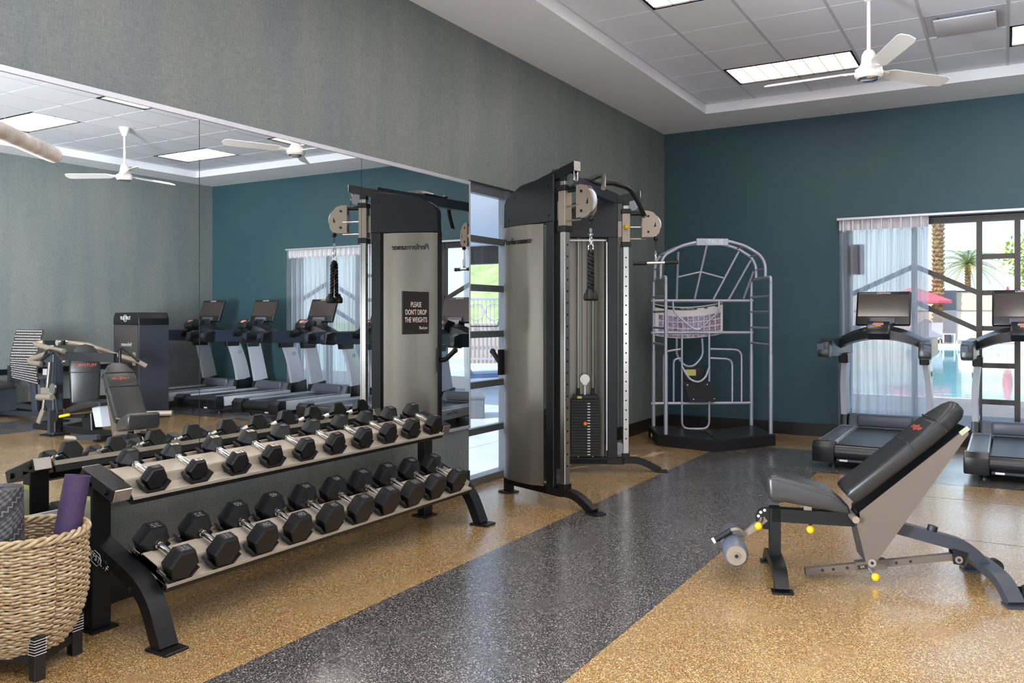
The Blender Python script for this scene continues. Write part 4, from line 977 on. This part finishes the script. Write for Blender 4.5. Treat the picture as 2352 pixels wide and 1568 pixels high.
def spiral_mat(name,label,base,top,R,m,turns=5,th=.0045):
    t=thing(name,label,'yoga mat',base,group='rolled mats in the basket')
    d=Vector(top)-Vector(base); L=d.length
    q=d.to_track_quat('Z','Y'); t.rotation_mode='XYZ'; t.rotation_euler=q.to_euler()
    n=turns*28; g=G(); r0=R-turns*(th*1.35)
    inn,out=[],[]
    for i in range(n+1):
        a=2*PI*turns*i/n; r=r0+(R-r0)*i/n; inn.append((r-th/2,a)); out.append((r+th/2,a))
    def ring(z): return [g.b.verts.new((r*math.cos(a),r*math.sin(a),z)) for r,a in inn],[g.b.verts.new((r*math.cos(a),r*math.sin(a),z)) for r,a in out]
    levels=[ring(z) for z in (0,L*.5,L)]
    for (i0,o0),(i1,o1) in zip(levels,levels[1:]):
        for k in range(n):
            g.b.faces.new((o0[k],o0[k+1],o1[k+1],o1[k])); g.b.faces.new((i0[k+1],i0[k],i1[k],i1[k+1]))
        g.b.faces.new((o0[n],i0[n],i1[n],o1[n])); g.b.faces.new((i0[0],o0[0],o1[0],i1[0]))
    for (i_,o_),f_ in ((levels[0],1),(levels[-1],-1)):
        for k in range(n): g.b.faces.new((i_[k],i_[k+1],o_[k+1],o_[k])[::f_])
    obj('mat_roll',g,m,t,sharp=60); return t
# patterned grey mat: diagonal rows of light zigzags woven over charcoal
def patmat():
    m=bpy.data.materials.new('patterned_grey_mat'); m.use_nodes=True; n=m.node_tree.nodes; l=m.node_tree.links; b=n['Principled BSDF']; b.inputs['Roughness'].default_value=.65
    t=n.new('ShaderNodeTexCoord'); sp=n.new('ShaderNodeSeparateXYZ'); l.new(t.outputs['Object'],sp.inputs[0])
    def mth(op,a,b_=None,c=None):
        q=n.new('ShaderNodeMath'); q.operation=op
        for i,v in enumerate((a,b_,c)):
            if v is None: continue
            if isinstance(v,(int,float)): q.inputs[i].default_value=v
            else: l.new(v,q.inputs[i])
        return q.outputs[0]
    ang=mth('MULTIPLY',mth('ARCTAN2',sp.outputs[1],sp.outputs[0]),.085)
    u=mth('ADD',mth('MULTIPLY',ang,.8),mth('MULTIPLY',sp.outputs[2],.6)); v=mth('SUBTRACT',mth('MULTIPLY',sp.outputs[2],.8),mth('MULTIPLY',ang,.6))
    vb=mth('FRACT',mth('MULTIPLY',v,9.5)); tri=mth('PINGPONG',mth('MULTIPLY',u,42),.5)
    zig=mth('LESS_THAN',mth('ABSOLUTE',mth('SUBTRACT',mth('ADD',vb,mth('MULTIPLY',tri,-.28)),.12)),.035)
    bands=mth('GREATER_THAN',vb,.36)
    fine=n.new('ShaderNodeTexVoronoi'); fine.inputs['Scale'].default_value=230; l.new(t.outputs['Object'],fine.inputs['Vector'])
    st=mth('MULTIPLY',bands,mth('ADD',mth('MULTIPLY',mth('SINE',mth('MULTIPLY',v,420)),.3),mth('ADD',.35,mth('MULTIPLY',mth('SINE',mth('MULTIPLY',u,260)),.2))))
    s=mth('MULTIPLY',mth('MULTIPLY',mth('MAXIMUM',zig,st),.75),mth('ADD',mth('MULTIPLY',fine.outputs['Distance'],.9),.25))
    r=n.new('ShaderNodeValToRGB'); r.color_ramp.elements[0].color=lin((52,50,52)); r.color_ramp.elements[1].color=lin((156,154,158)); r.color_ramp.elements[1].position=1.6 if False else 1.0; l.new(s,r.inputs[0]); l.new(r.outputs[0],b.inputs['Base Color'])
    u_=n.new('ShaderNodeBump'); u_.inputs['Strength'].default_value=.5; u_.inputs['Distance'].default_value=.001; l.new(fine.outputs['Distance'],u_.inputs['Height']); l.new(u_.outputs[0],b.inputs['Normal'])
    return m
M['patmat']=patmat()
spiral_mat('yoga_mat','rolled purple yoga mat leaning right in the wicker basket',(-3.365,1.905,.10),(-3.36,2.03,.735),.05,'purple')
spiral_mat('yoga_mat','thick rolled grey mat with light zigzag pattern in the basket',(-3.475,1.79,.1),(-3.475,1.78,.715),.088,'patmat',turns=8,th=.006)
# ------------------------------------------------------------------ foreground pull-up bar (its frame stands left of the view)
pu=thing('pull_up_frame','bare steel bar end reaching in at the left edge near camera','exercise frame',(-1.46,.46,0))
obj('upright',G().box(-.045,.045,-.045,.045,.01,1.85,bev=.004),'black',pu); obj('base_plate',G().box(-.25,.25,-.25,.25,0,.012),'black',pu)
b_=obj('steel_bar',G().tube([(-.0,0,1.79),(-.54,.68,1.79),(-.556,.70,1.79)],[.0195,.0195,.0185],20),mat('scuffed_steel_bar',(222,214,208),.3,.3,var=(26,(170,158,152),.4),bump=(80,.3,.001)),pu)
obj('bar_end_plug',G().tube([(-.556,.70,1.79),(-.5595,.7045,1.79)],[.0165,.0165],20),'rubber2',b_)
# ------------------------------------------------------------------ weight tower (seen in the mirror)
wt=thing('weight_tower','tall black weight-stack cabinet seen in the mirror left of treadmills','weight machine',(2.91,7.22,0),R_(12))
obj('cabinet_side',G().box(-.42,-.37,-.2,.2,.02,1.27,bev=.004).box(.37,.42,-.2,.2,.02,1.27,bev=.004),'frame',wt)
obj('back_panel',G().box(-.37,.37,.15,.2,.05,1.27),'frame',wt)
obj('cap',G().prism([(-.42,1.27),(.42,1.27),(.42,1.36),(.36,1.44),(-.36,1.44),(-.42,1.36)],-.21,.21,'xz',bev=.02,seg=3),'black2',wt)
obj('base',G().box(-.42,.42,-.22,.22,0,.05,bev=.004),'frame',wt)
obj('smoked_window',G().box(-.37,.37,-.195,-.19,.05,1.27),'screen',wt)
tb=basis((0,-.2115,1.36),(1,0,0),(0,0,1),(0,-1,0)); text('lettering','TUFFSTUFF',.07,'letterw',wt,tb,.0006); obj('hexagon_emblem',G().tube([(.055*math.cos(PI/3*k),.05*math.sin(PI/3*k),0) for k in range(6)],.003,5,closed=True,m=tb),'letterw',wt)
text('lettering','Performance',.075,'letterw',wt,basis((0,-.1965,1.0),(1,0,0),(0,0,1),(0,-1,0)),.0006,sx=.9)
obj('instruction_label',G().box(-.3,-.2,-.198,-.1955,.72,.9),'sticker',wt)
for k in range(15): obj('weight_plate',G().box(-.22,.22,-.12,.0,.08+k*.034,.11+k*.034),'rubber2',wt)
obj('guide_rod',G().cyl((-.1,-.06,.08),(-.1,-.06,1.25),.011,8).cyl((.1,-.06,.08),(.1,-.06,1.25),.011,8),'satin',wt)
# bottle/towel holder in front of the cabinet
# ------------------------------------------------------------------ shoulder press (seen in the mirror)
sp_=thing('press_machine','seated press machine with dark backrest and champagne lever arms, in mirror','weight machine',(0,0,0))
ob=lambda n,g,m,p=None,**k: obj(n,g,m,p or sp_,**k)
ob('main_post',G().box(2.07,2.19,5.52,5.64,.01,.95,bev=.004),'frame'); ob('post_foot',G().box(2.03,2.24,5.46,5.7,0,.014),'black')
ob('top_beam',G().bar([(2.2,5.58,.93),(1.55,5.95,.90)],.08,.1),'black')
ob('base_tube',G().bar([(2.4,5.5,.1),(2.12,5.58,.08),(1.15,5.72,.06)],.06,.07),'black'); ob('base_tube',G().bar([(1.15,5.45,.04),(1.15,6.1,.04)],.07,.06),'black'); ob('base_tube',G().bar([(2.13,5.6,.06),(2.7,6.75,.06)],.07,.07),'black')
bpm=basis((1.93,5.88,.36),(-.985,.17,0),(.0,.0,1),(.17,.985,0))
bpm=basis((1.87,5.78,.36),(.5,-.866,0),(.12,.07,.99),(.866,.5,-.14))
ol2=[(-.15,.02),(-.13,0),(.13,0),(.15,.02),(.165,.4),(.15,.58),(.09,.68),(.0,.705),(-.09,.68),(-.15,.58),(-.165,.4)]
bkp=ob('backrest',G().prism(ol2,-.04,.04,'xy',m=bpm,bev=.02,seg=2),'vinyl2',sharp=50)
for h_ in (.37,.53): ob('pad_seam',G().tube([tuple(bpm@Vector((x_,h_,-.042))) for x_ in (-.162,-.08,0,.08,.162)],.005,6),'rubber2',bkp)
text('emblem','TUFFSTUFF',.05,'letterred',bkp,basis(tuple(bpm@Vector((0,.45,-.0415))),(-.5,.866,0),(.12,.07,.99),(-.866,-.5,.14)),.0004)
stp=[(1.83,.30),(1.79,.34),(1.5,.435),(1.2,.445),(1.15,.43),(1.15,.40),(1.4,.36),(1.75,.28)]
ob('seat',G().prism(stp,5.5,5.78,'xz',bev=.025,seg=3),'vinyl2',sharp=50)
ob('seat_post',G().prism([(1.45,.37),(1.3,.38),(1.25,.15),(1.38,.14)],5.6,5.7,'xz'),'tmgrey')
ob('seat_carriage',G().prism([(1.62,.27),(1.44,.3),(1.42,.1),(1.6,.1)],5.58,5.72,'xz',bev=.01),'black')
ob('seat_pin',G().cyl((1.5,5.56,.26),(1.85,5.54,.24),.018,10),'black'); ob('yellow_grip',G().cyl((1.72,5.5,.27),(1.88,5.48,.24),.016,10),'yellow')
ob('press_lever',G().tube([(2.59,6.0,1.06),(2.5,6.2,1.03),(2.23,6.4,.90),(2.1,6.6,.82),(2.05,6.7,.75)],.03,14),'tan')
ob('lever_link',G().bar([(3.0,5.95,1.05),(2.66,6.0,1.06)],.03,.06),'black')
ob('link_washer',G().cyl((2.72,5.94,1.06),(2.72,6.06,1.06),.035,14),'chrome')
ob('yoke',G().tube(round_path([(2.44,5.62,1.08),(2.52,5.55,1.06),(2.2,5.6,1.0),(2.02,5.62,.98)],.05,5),.03,14),'tan')
ob('yoke',G().tube(round_path([(2.17,5.56,.97),(2.56,5.52,.87),(2.5,5.5,.84),(2.27,5.5,.83)],.04,5),.03,14),'tan')
ob('handle_grip',G().tube(round_path([(2.35,5.55,.87),(2.14,5.5,1.0),(2.02,5.5,.99),(1.74,5.45,.87)],.06,5),.014,10),'rubber2')
ob('handle_grip',G().cyl((2.3,5.52,.87),(2.1,5.5,.97),.016,12),'rubber2')
hc=G()
for p_,q_ in (((2.27,5.5,.83),(2.24,5.5,.83)),((1.74,5.45,.87),(1.72,5.445,.858)),((2.1,5.5,.97),(2.085,5.498,.977))): hc.cyl(p_,q_,.02 if p_[0]<2.2 else .032,14)
ob('handle_cap',hc,'satin')
ob('rear_handle',G().tube(round_path([(1.31,5.85,.82),(1.31,5.85,1.01),(1.26,5.86,1.03),(1.0,5.87,.88)],.05,5),.016,12),'black')
ob('push_rod',G().cyl((2.10,5.5,.86),(2.16,5.5,.5),.02,12),'satin'); ob('push_rod',G().cyl((2.16,5.48,.5),(2.2,5.48,.3),.02,12),'satin')
ob('linkage_block',G().box(2.0,2.22,5.46,5.5,.42,.56,bev=.008),'tan'); ob('linkage_roller',G().cyl((2.2,5.42,.455),(1.98,5.46,.46),.035,16),'tan')
ob('pulley',G().cyl((1.95,5.44,.56),(1.95,5.46,.56),.06,20),'satin'); ob('pulley',G().cyl((1.93,5.46,.24),(1.93,5.52,.24),.065,20),'black')
ob('cable',G().cyl((2.03,5.5,.86),(1.95,5.45,.5),.004,6).cyl((1.98,5.5,.86),(1.91,5.45,.5),.004,6).cyl((1.93,5.47,.46),(1.88,5.47,.24),.012,6),'rubber2')
ob('link_arm',G().bar([(2.22,5.5,.32),(2.3,5.48,.14)],.02,.05),'tan'); ob('pivot_bracket',G().box(1.95,2.05,5.47,5.55,.05,.3,bev=.006),'black')
ob('crossbar_tube',G().cyl((1.3,5.9,.26),(.85,6.2,.27),.03,12),'tan')
ob('foot_rest',G().bar([(1.35,5.35,.06),(1.0,5.4,.08)],.05,.05),'frame'); ob('foot_peg',G().cyl((1.42,5.28,.06),(1.3,5.36,.05),.025,12),'tan')
# ------------------------------------------------------------------ leg press (mirror, far left)
lg=thing('leg_press','leg press with large perforated steel footplate at mirror left edge','weight machine',(0,0,0))
ol_=lambda n,g,m,p=None,**k: obj(n,g,m,p or lg,**k)
def plate_pts(a): return a
A0=Vector((4.02,6.15,1.21));A1_=Vector((3.37,6.15,1.21));B0=Vector((3.93,6.02,.85));B1=Vector((3.31,6.02,.86));C0=Vector((4.15,6.15,.56));C1=Vector((3.49,6.15,.49))
g=G()
def quadplate(a,b,c,d):
    n_=(b-a).cross(d-a).normalized()*.004
    loft(g,[[tuple(p+n_) for p in (a,b,c,d)],[tuple(p-n_) for p in (a,b,c,d)]])
quadplate(A0,A1_,B1,B0); quadplate(B0,B1,C1,C0)
fp=ol_('foot_plate',g,'satin' if False else mat('perforated_steel_plate',(96,92,88),.35,.8))
dots=G()
for (P0,P1,Q0,Q1) in ((A0,A1_,B0,B1),(B0,B1,C0,C1)):
    n_=(P1-P0).cross(Q0-P0).normalized()
    if n_.y>0: n_=-n_
    for r_i in range(10):
        for c_i in range(17):
            u=(c_i+.7+(r_i%2)*.5)/18; v=(r_i+.5)/10; p=(P0.lerp(P1,u)).lerp(Q0.lerp(Q1,u),v)
            for s_ in (1,-1): dots.cyl(tuple(p+n_*s_*.0042),tuple(p+n_*s_*.0075),.0085,6)
o=ol_('plate_studs',dots,'paper',fp); o['kind']='stuff'
ol_('plate_bracket',G().box(3.28,3.34,6.14,6.22,.95,1.05).box(3.3,3.42,6.16,6.24,.62,.7),'tmgrey')
ol_('frame_tube',G().tube(round_path([(3.84,6.25,.58),(3.8,6.25,.5),(3.8,6.28,.1)],.05,4),.045,8),'frame')
ol_('frame_tube',G().bar([(3.5,6.2,.56),(3.3,6.25,.03)],.07,.07),'frame')
ol_('frame_tube',G().bar([(4.6,6.35,.16),(3.8,6.3,.15)],.07,.06),'frame'); ol_('frame_tube',G().bar([(4.6,6.28,.05),(3.3,6.22,.1)],.07,.06),'frame')
ol_('frame_tube',G().bar([(4.6,6.5,.66),(3.95,6.3,.7)],.07,.06),'frame'); ol_('base_foot',G().box(3.22,3.4,6.1,6.4,0,.02).box(4.5,4.62,6.1,6.6,0,.03),'black'); ol_('frame_post',G().box(4.53,4.59,6.33,6.39,.02,.7),'frame')
ol_('seat_pad',G().box(4.05,4.55,5.85,6.15,.42,.5,bev=.03,seg=3),'vinyl'); ol_('seat_support',G().box(4.3,4.36,6.0,6.3,.1,.42),'frame')
ol_('side_handle',G().tube(round_path([(4.3,5.84,.5),(4.25,5.8,.58),(4.0,5.8,.56)],.03,4),.016,10),'rubber2')
# black guard rail on the right-hand wall
gr=thing('wall_rail','long black rail along the far wall, seen low in the mirror','rail',(XR-.07,7.5,.6))
obj('rail',G().box(-.02,.02,-1.7,1.0,-.04,.04,bev=.004),'black',gr)
for y in (-1.5,-.3,.8): obj('rail_bracket',G().box(.02,.07,y-.03,y+.03,-.03,.03),'black',gr)
# ------------------------------------------------------------------ outdoors, behind the back window
def stru(n,g,m,**k): return obj(n,g,m,kind='structure',**k)
DK=YB+.2
dk=stru('terrace_deck',G().box(-3.6,16,DK,15.9,-.3,-.03),'deck')
src=None
bw=.14
for k in range(28):
    y=DK+.02+k*.2
    if y>15.7: break
    if src is None: src=obj('deck_board',G().box(-3.6,16,0,.192,-.03,-.012,bev=.003),'deck',dk,loc=(0,y,0))
    else: inst(src,dk,loc=(0,y,0))
stru('pool_surround',G().box(-9.9,34,44.5,60,-.3,0).box(28,34,15.9,44.5,-.3,0),'stone')
stru('pool_shell',G().box(-9,28,15.9,44.5,-1.4,-1.3),'stone')
pl_=tag(obj('pool',G().box(-9,28,15.9,44.5,-1.2,-.13),'pool'),'wide turquoise swimming pool reflecting the wall beyond the window','pool')
stru('pool_edge',G().box(-9,28,44.3,44.6,-.3,.02).box(-3.6,28,15.75,15.95,-.3,-.02),'stone')
gw=stru('garden_wall',G().box(-9,34,48.3,48.6,-.1,2.62),'beige')
obj('wall_cap',G().box(-9,34,48.25,48.65,2.62,2.68),'bronze',gw); obj('wall_band',G().box(-9,34,48.27,48.3,1.62,1.66),'bronze',gw)
tag(obj('wall_gate',G().box(-3.05,-2.32,48.0,48.28,0,2.7,bev=.01),'greystucco'),'grey upright panel against the beige garden wall beside the palm trunk','panel')
def palm(x,y,h,r,crown,label,nf=26,fl=2.2,yel=False):
    t=thing('palm_tree',label,'palm tree',(x,y,-.05)); g=G(); n=12; nr=int(h/.22); rn=random.Random(int(x*10)); rings=[]
    prof=[]
    for i in range(nr): z=i*h/nr; k=1+.12*(i<2); prof+= [(r*k*.86,z),(r*k*1.04,z+h/nr*.55),(r*k*.98,z+h/nr*.7)]
    g.lathe(prof,n); 
    for v in g.b.verts: v.co.x*=1+.08*rn.uniform(-1,1); v.co.y*=1+.08*rn.uniform(-1,1)
    obj('trunk',g,'trunk',t)
    # bark scales
    sc=G()
    for i in range(nr):
        z=i*h/nr+h/nr*.3
        for k in range(7):
            a=2*PI*(k+.5*(i%2))/7+rn.uniform(-.1,.1); c,s=math.cos(a),math.sin(a)
            p=[(r*.95*c-s*.09*r/.25,r*.95*s+c*.09*r/.25,z),(r*.95*c+s*.09*r/.25,r*.95*s-c*.09*r/.25,z),(r*1.22*c,r*1.22*s,z+h/nr*.45)]
            q_=[(u*.9,v*.9,w_+.06) for u,v,w_ in p]
            loft(sc,[p,q_])
    o=obj('bark_scales',sc,'trunk',t); o['kind']='stuff'
    for k in range(nf):
        a=2*PI*k*.381966; el=R_(80-100*(k/nf)**.8); L=fl*(.85+.3*rn.random()); g=G(); pts=[]
        for i in range(9):
            u=i/8; rr=L*(math.cos(el)*u*.9+.12*u); zz=L*(math.sin(el)*u-.55*u*u); pts.append(Vector((rr*math.cos(a),rr*math.sin(a),zz+h)))
        g.tube([tuple(p) for p in pts],[.03*(1-.85*i/8) for i in range(9)],5)
        side=Vector((-math.sin(a),math.cos(a),0))
        for i in range(1,28):
            u=i/28; f_=u*8; i0=min(7,int(f_)); p=pts[i0].lerp(pts[i0+1],f_-i0); d=(pts[i0+1]-pts[i0]).normalized(); ll=.42*fl/2.2*(1-.6*abs(u-.45))
            for s_ in (-1,1):
                tip=p+(side*s_*.75+d*.55+Vector((0,0,-.15-.2*rn.random()))).normalized()*ll*(.8+.4*rn.random()); wv=d*.018*fl/2.2
                g.b.faces.new([g.b.verts.new(tuple(p-wv)),g.b.verts.new(tuple(p+wv)),g.b.verts.new(tuple(tip))])
        obj('frond',g,'frondy' if k>nf*.6 and rn.random()<.6 else 'frond',t)
    return t
palm(-3.1,47.1,13,.27,1,'thick textured palm trunk rising past the window top beside the pool',nf=8)
palm(-2.6,70,5.3,.2,1,'small full-crowned date palm standing behind the garden wall',nf=34,fl=2.8)
def bush(x,y,z0,h,rx,rz,m,label,n=1500,seed=1,leaf=.14,cat='tree'):
    t=thing('broadleaf_tree' if cat=='tree' else 'shrub',label,cat,(x,y,0)); rn=random.Random(seed); g=G()
    if z0>0:
        tr=G(); tr.tube([(0,0,-.05),(.1,0,z0*.6),(.0,0,z0+h*.4)],[.16,.12,.06],8)
        for k in range(6):
            a=k*1.05; tr.tube([(.05,0,z0*.55),(rx*.35*math.cos(a),rx*.35*math.sin(a),z0+h*.3),(rx*.75*math.cos(a),rx*.75*math.sin(a),z0+h*.65)],[.07,.04,.015],6)
        obj('branches',tr,'trunk',t)
    for k in range(n):
        u=rn.random()**.5; a=rn.uniform(0,2*PI); b=math.acos(rn.uniform(-1,1)); r_=.45+.55*rn.random(); clump=1+.25*math.sin(a*3+b*4)
        p=Vector((rx*r_*clump*math.sin(b)*math.cos(a),rx*r_*clump*math.sin(b)*math.sin(a),z0+h/2+rz*r_*math.cos(b)))
        d=Vector((rn.uniform(-1,1),rn.uniform(-1,1),rn.uniform(-1,.4))).normalized(); s_=d.orthogonal().normalized()*leaf*.3
        g.b.faces.new([g.b.verts.new(tuple(p)),g.b.verts.new(tuple(p+d*leaf*.5+s_)),g.b.verts.new(tuple(p+d*leaf)),g.b.verts.new(tuple(p+d*leaf*.5-s_))])
    o=obj('foliage',g,m,t); o['kind']='stuff'; return t
bush(3.1,56,2.0,5.0,3.1,2.6,'leaf','airy yellow-green palo verde tree behind the wall at the right edge',n=5200,seed=4,leaf=.3)
bush(1.1,47.4,0,.5,.45,.3,'leaf','low green shrub at the foot of the garden wall',n=400,seed=2,leaf=.12,cat='shrub')
def umbrella(x,y,label,opened,m):
    t=thing('parasol',label,'umbrella',(x,y,0)); obj('pole',G().cyl((0,0,0),(0,0,2.85),.03,8),'white',t); obj('parasol_base',G().lathe([(.3,0),(.3,.05),(.06,.1)],16),'greystucco',t)
    g=G()
    if opened: g.lathe([(1.75,2.12),(1.7,2.17),(.9,2.5),(.05,2.85),(.0,2.86)],8,cap=False).lathe([(1.75,2.0),(1.75,2.12)],8,cap=False)
    else: g.lathe([(.12,1.0),(.2,1.25),(.24,1.8),(.12,2.4),(.03,2.8)],12)
    obj('canopy',g,m,t); return t
umbrella(-4.15,45.9,'open coral-pink parasol beyond the pool behind the curtain edge',True,'pink')
umbrella(.0,46.3,'closed red parasol beyond the pool, reflected in the water',False,'redcloth')
def lounger(x,y,m,label,rz=0,grp=None):
    t=thing('sun_lounger',label,'sun lounger',(x,y,0),rz,group=grp)
    obj('frame',G().box(-.33,.33,-1.0,-.94,.22,.28).box(-.33,.33,.94,1.0,.22,.28).box(-.33,-.28,-1,1,.22,.28).box(.28,.33,-1,1,.22,.28),m,t)
    for a,b in ((-.3,-.95),(.3,-.95),(-.3,.95),(.3,.95)): obj('leg',G().box(a-.025,a+.025,b-.025,b+.025,0,.24),m,t)
    obj('seat_sling',G().box(-.29,.29,-.95,.3,.27,.30),m,t); obj('backrest',G().box(-.32,.32,0,.85,-.02,.02,m=T(0,.3,.3)@rotm('X',58)),m,t); return t
lounger(-3.15,45.6,'lounge','white sun lounger beyond the pool in front of the palm trunk')
lounger(-1.82,45.6,'lounge','white sun lounger beyond the pool right of the small side table')
lounger(-.7,45.6,'lounge','white sun lounger beyond the pool nearest the window post')
t=thing('side_table','small open white side table between two sun loungers','side table',(-2.5,45.3,0)); obj('table_top',G().box(-.28,.28,-.28,.28,.46,.5),'lounge',t)
for a in (-.25,.25):
    for b in (-.25,.25): obj('leg',G().box(a-.025,a+.025,b-.025,b+.025,0,.46),'lounge',t)
# pool handrail
def hp_(u_,v_,D):
    f=1893.;a=(u_-1228)/f; return (D*(-.4978+a*.8673),D*(.8673+a*.4978),1.4+D*(724-v_)/f)
hr_=thing('pool_handrail','curved steel pool handrail outside the window','handrail',(1.25,17.0,-.12))
obj('loop',G().tube(round_path([(1.3,.0,0),(1.3,.0,.62),(.75,-.1,.55),(.12,-.28,.25),(.1,-.3,-.05),(.35,-.3,-.13),(1.3,-.1,.05)],.14,6),.028,10),'satin',hr_); obj('post',G().cyl((1.3,-.1,-.6),(1.3,-.1,.1),.028,10),'satin',hr_)
# ------------------------------------------------------------------ outdoors, beyond the glazed door
pt=stru('patio',G().box(-30,-9.2,2,48,-.1,-.06).box(-9.2,XW-.2,2,15.7,-.1,-.006),'mirrorback')
src=None
for i in range(9):
    for j in range(11):
        x=-4.0-.92*i-.46; y=4.4+.92*j
        if src is None: src=obj('paving_tile',G().box(-.455,.455,-.455,.455,-.012,.0,bev=.003),'patio',pt,loc=(x,y,0))
        else: inst(src,pt,loc=(x,y,0))
stru('patio_far_paving',G().box(-30,-12.29,2,48,-.05,0).box(-12.29,-9.3,14.06,48,-.05,-.001).box(-9.3,XW-.2,14.06,15.7,-.005,-.001).box(-12.29,XW-.2,2,3.94,-.005,-.001),'patio')
stru('patio_canopy',G().box(-12.5,XW-.2,8.7,15.5,2.95,3.12),'plaster'); stru('canopy_beam',G().box(-12.7,-12.4,8.7,15.6,2.55,3.2).box(-12.5,XW-.2,15.4,15.6,2.55,3.2),'bronze')
tag(obj('storage_box',G().box(-.75,.75,-.3,.3,0,.30,bev=.01).box(-.76,.76,-.31,.31,.27,.3),'greybox',loc=(-6.95,9.2,0),rot=(0,0,R_(33))),'low grey box on the pale patio beyond the glass door','box')
cpost=thing('patio_curtain','white cabana drape hanging beside the glass door outside','curtain',(-6.02,9.85,0),R_(30))
g=G(); cols=[]
for i in range(41):
    x=-.16+.32*i/40; y=.03*math.sin(i*.95); cols.append([g.b.verts.new((x,y,z)) for z in (.12,1.2,2.9)])
for A,B in zip(cols,cols[1:]):
    for k in range(2): g.b.faces.new((A[k],B[k],B[k+1],A[k+1]))
obj('drape_cloth',g,'paper',cpost,sharp=180); obj('curtain_post',G().box(.17,.27,-.05,.05,0,2.94),'alu',cpost)
gt=thing('garden_gate','pale metal garden gate with round ornaments beyond the patio','gate',(-13.4,20.1,0),R_(30))
fg=G(); 
for x in (-1.1,1.1,2.2): fg.box(x-.04,x+.04,-.04,.04,0,1.95)
fg.box(-1.1,2.2,-.03,.03,1.84,1.9).box(-1.1,2.2,-.03,.03,.1,.16)
obj('gate_frame',fg,'gate',gt)
for k in range(27): x=-1.0+k*.12; obj('gate_bar',G().box(x-.012,x+.012,-.012,.012,.1,1.86),'gate',gt)
for x in (-.62,-.1,.42,.94,1.5): obj('ring_ornament',G().tube([(x+.24*math.cos(a),-.03,1.5+.24*math.sin(a)) for a in [2*PI*k/20 for k in range(20)]],.018,6,closed=True),'gate',gt)
obj('push_bar',G().tube(round_path([(-.75,-.05,1.2),(-.75,-.12,1.08),(.55,-.12,1.08),(.55,-.05,1.2)],.04,3),.02,8),'frame',gt)
obj('low_wall',G().box(-3.5,6,.15,.3,0,1.15),'beige',gt)
for k,(x,y) in enumerate(((-10.2,12.2),(-8.8,13.2),(-7.4,14.2))):
    lounger(x,y,'lounge_blue','pale blue sun lounger on the patio, %s of three seen through the door'%('left','middle','right')[k],rz=R_(150),grp='sun loungers outside the door')
g=G(); nx,ny=44,10; V=[]
for i in range(nx):
    for j in range(ny):
        x=-62+62*i/(nx-1); y=34+34*j/(ny-1); rn=math.sin(i*1.3+j)*.3+math.sin(i*.6+2*j)*.5; V.append(g.b.verts.new((x-10+(y-34)*-.2,y,-.1+max(0,(j/(ny-1))**.7*9+rn*(j>0)))))
for i in range(nx-1):
    for j in range(ny-1): g.b.faces.new((V[i*ny+j],V[(i+1)*ny+j],V[(i+1)*ny+j+1],V[i*ny+j+1]))
stru('hillside',g,'hill')
stru('ground',G().box(-120,120,48.6,140,-.6,-.2),'hill')
# added frames on the solid walls, dressing the two unseen fill lamps
g=G(); y0=YF
g.box(-3.25,4.25,y0,y0+.05,.2,.27).box(-3.25,4.25,y0,y0+.05,2.63,2.7)
for x in (-3.25,-1.4,.45,2.3,4.18): g.box(x,x+.07,y0,y0+.05,.2,2.7)
stru('fill_frame_front',g,'bronze')
g=G().box(XW,XW+.05,-1.52,.32,.3,.36).box(XW,XW+.05,-1.52,.32,2.55,2.61)
for y in (-1.52,-.63,.26): g.box(XW,XW+.05,y,y+.06,.3,2.61)
stru('fill_frame_left',g,'bronze')
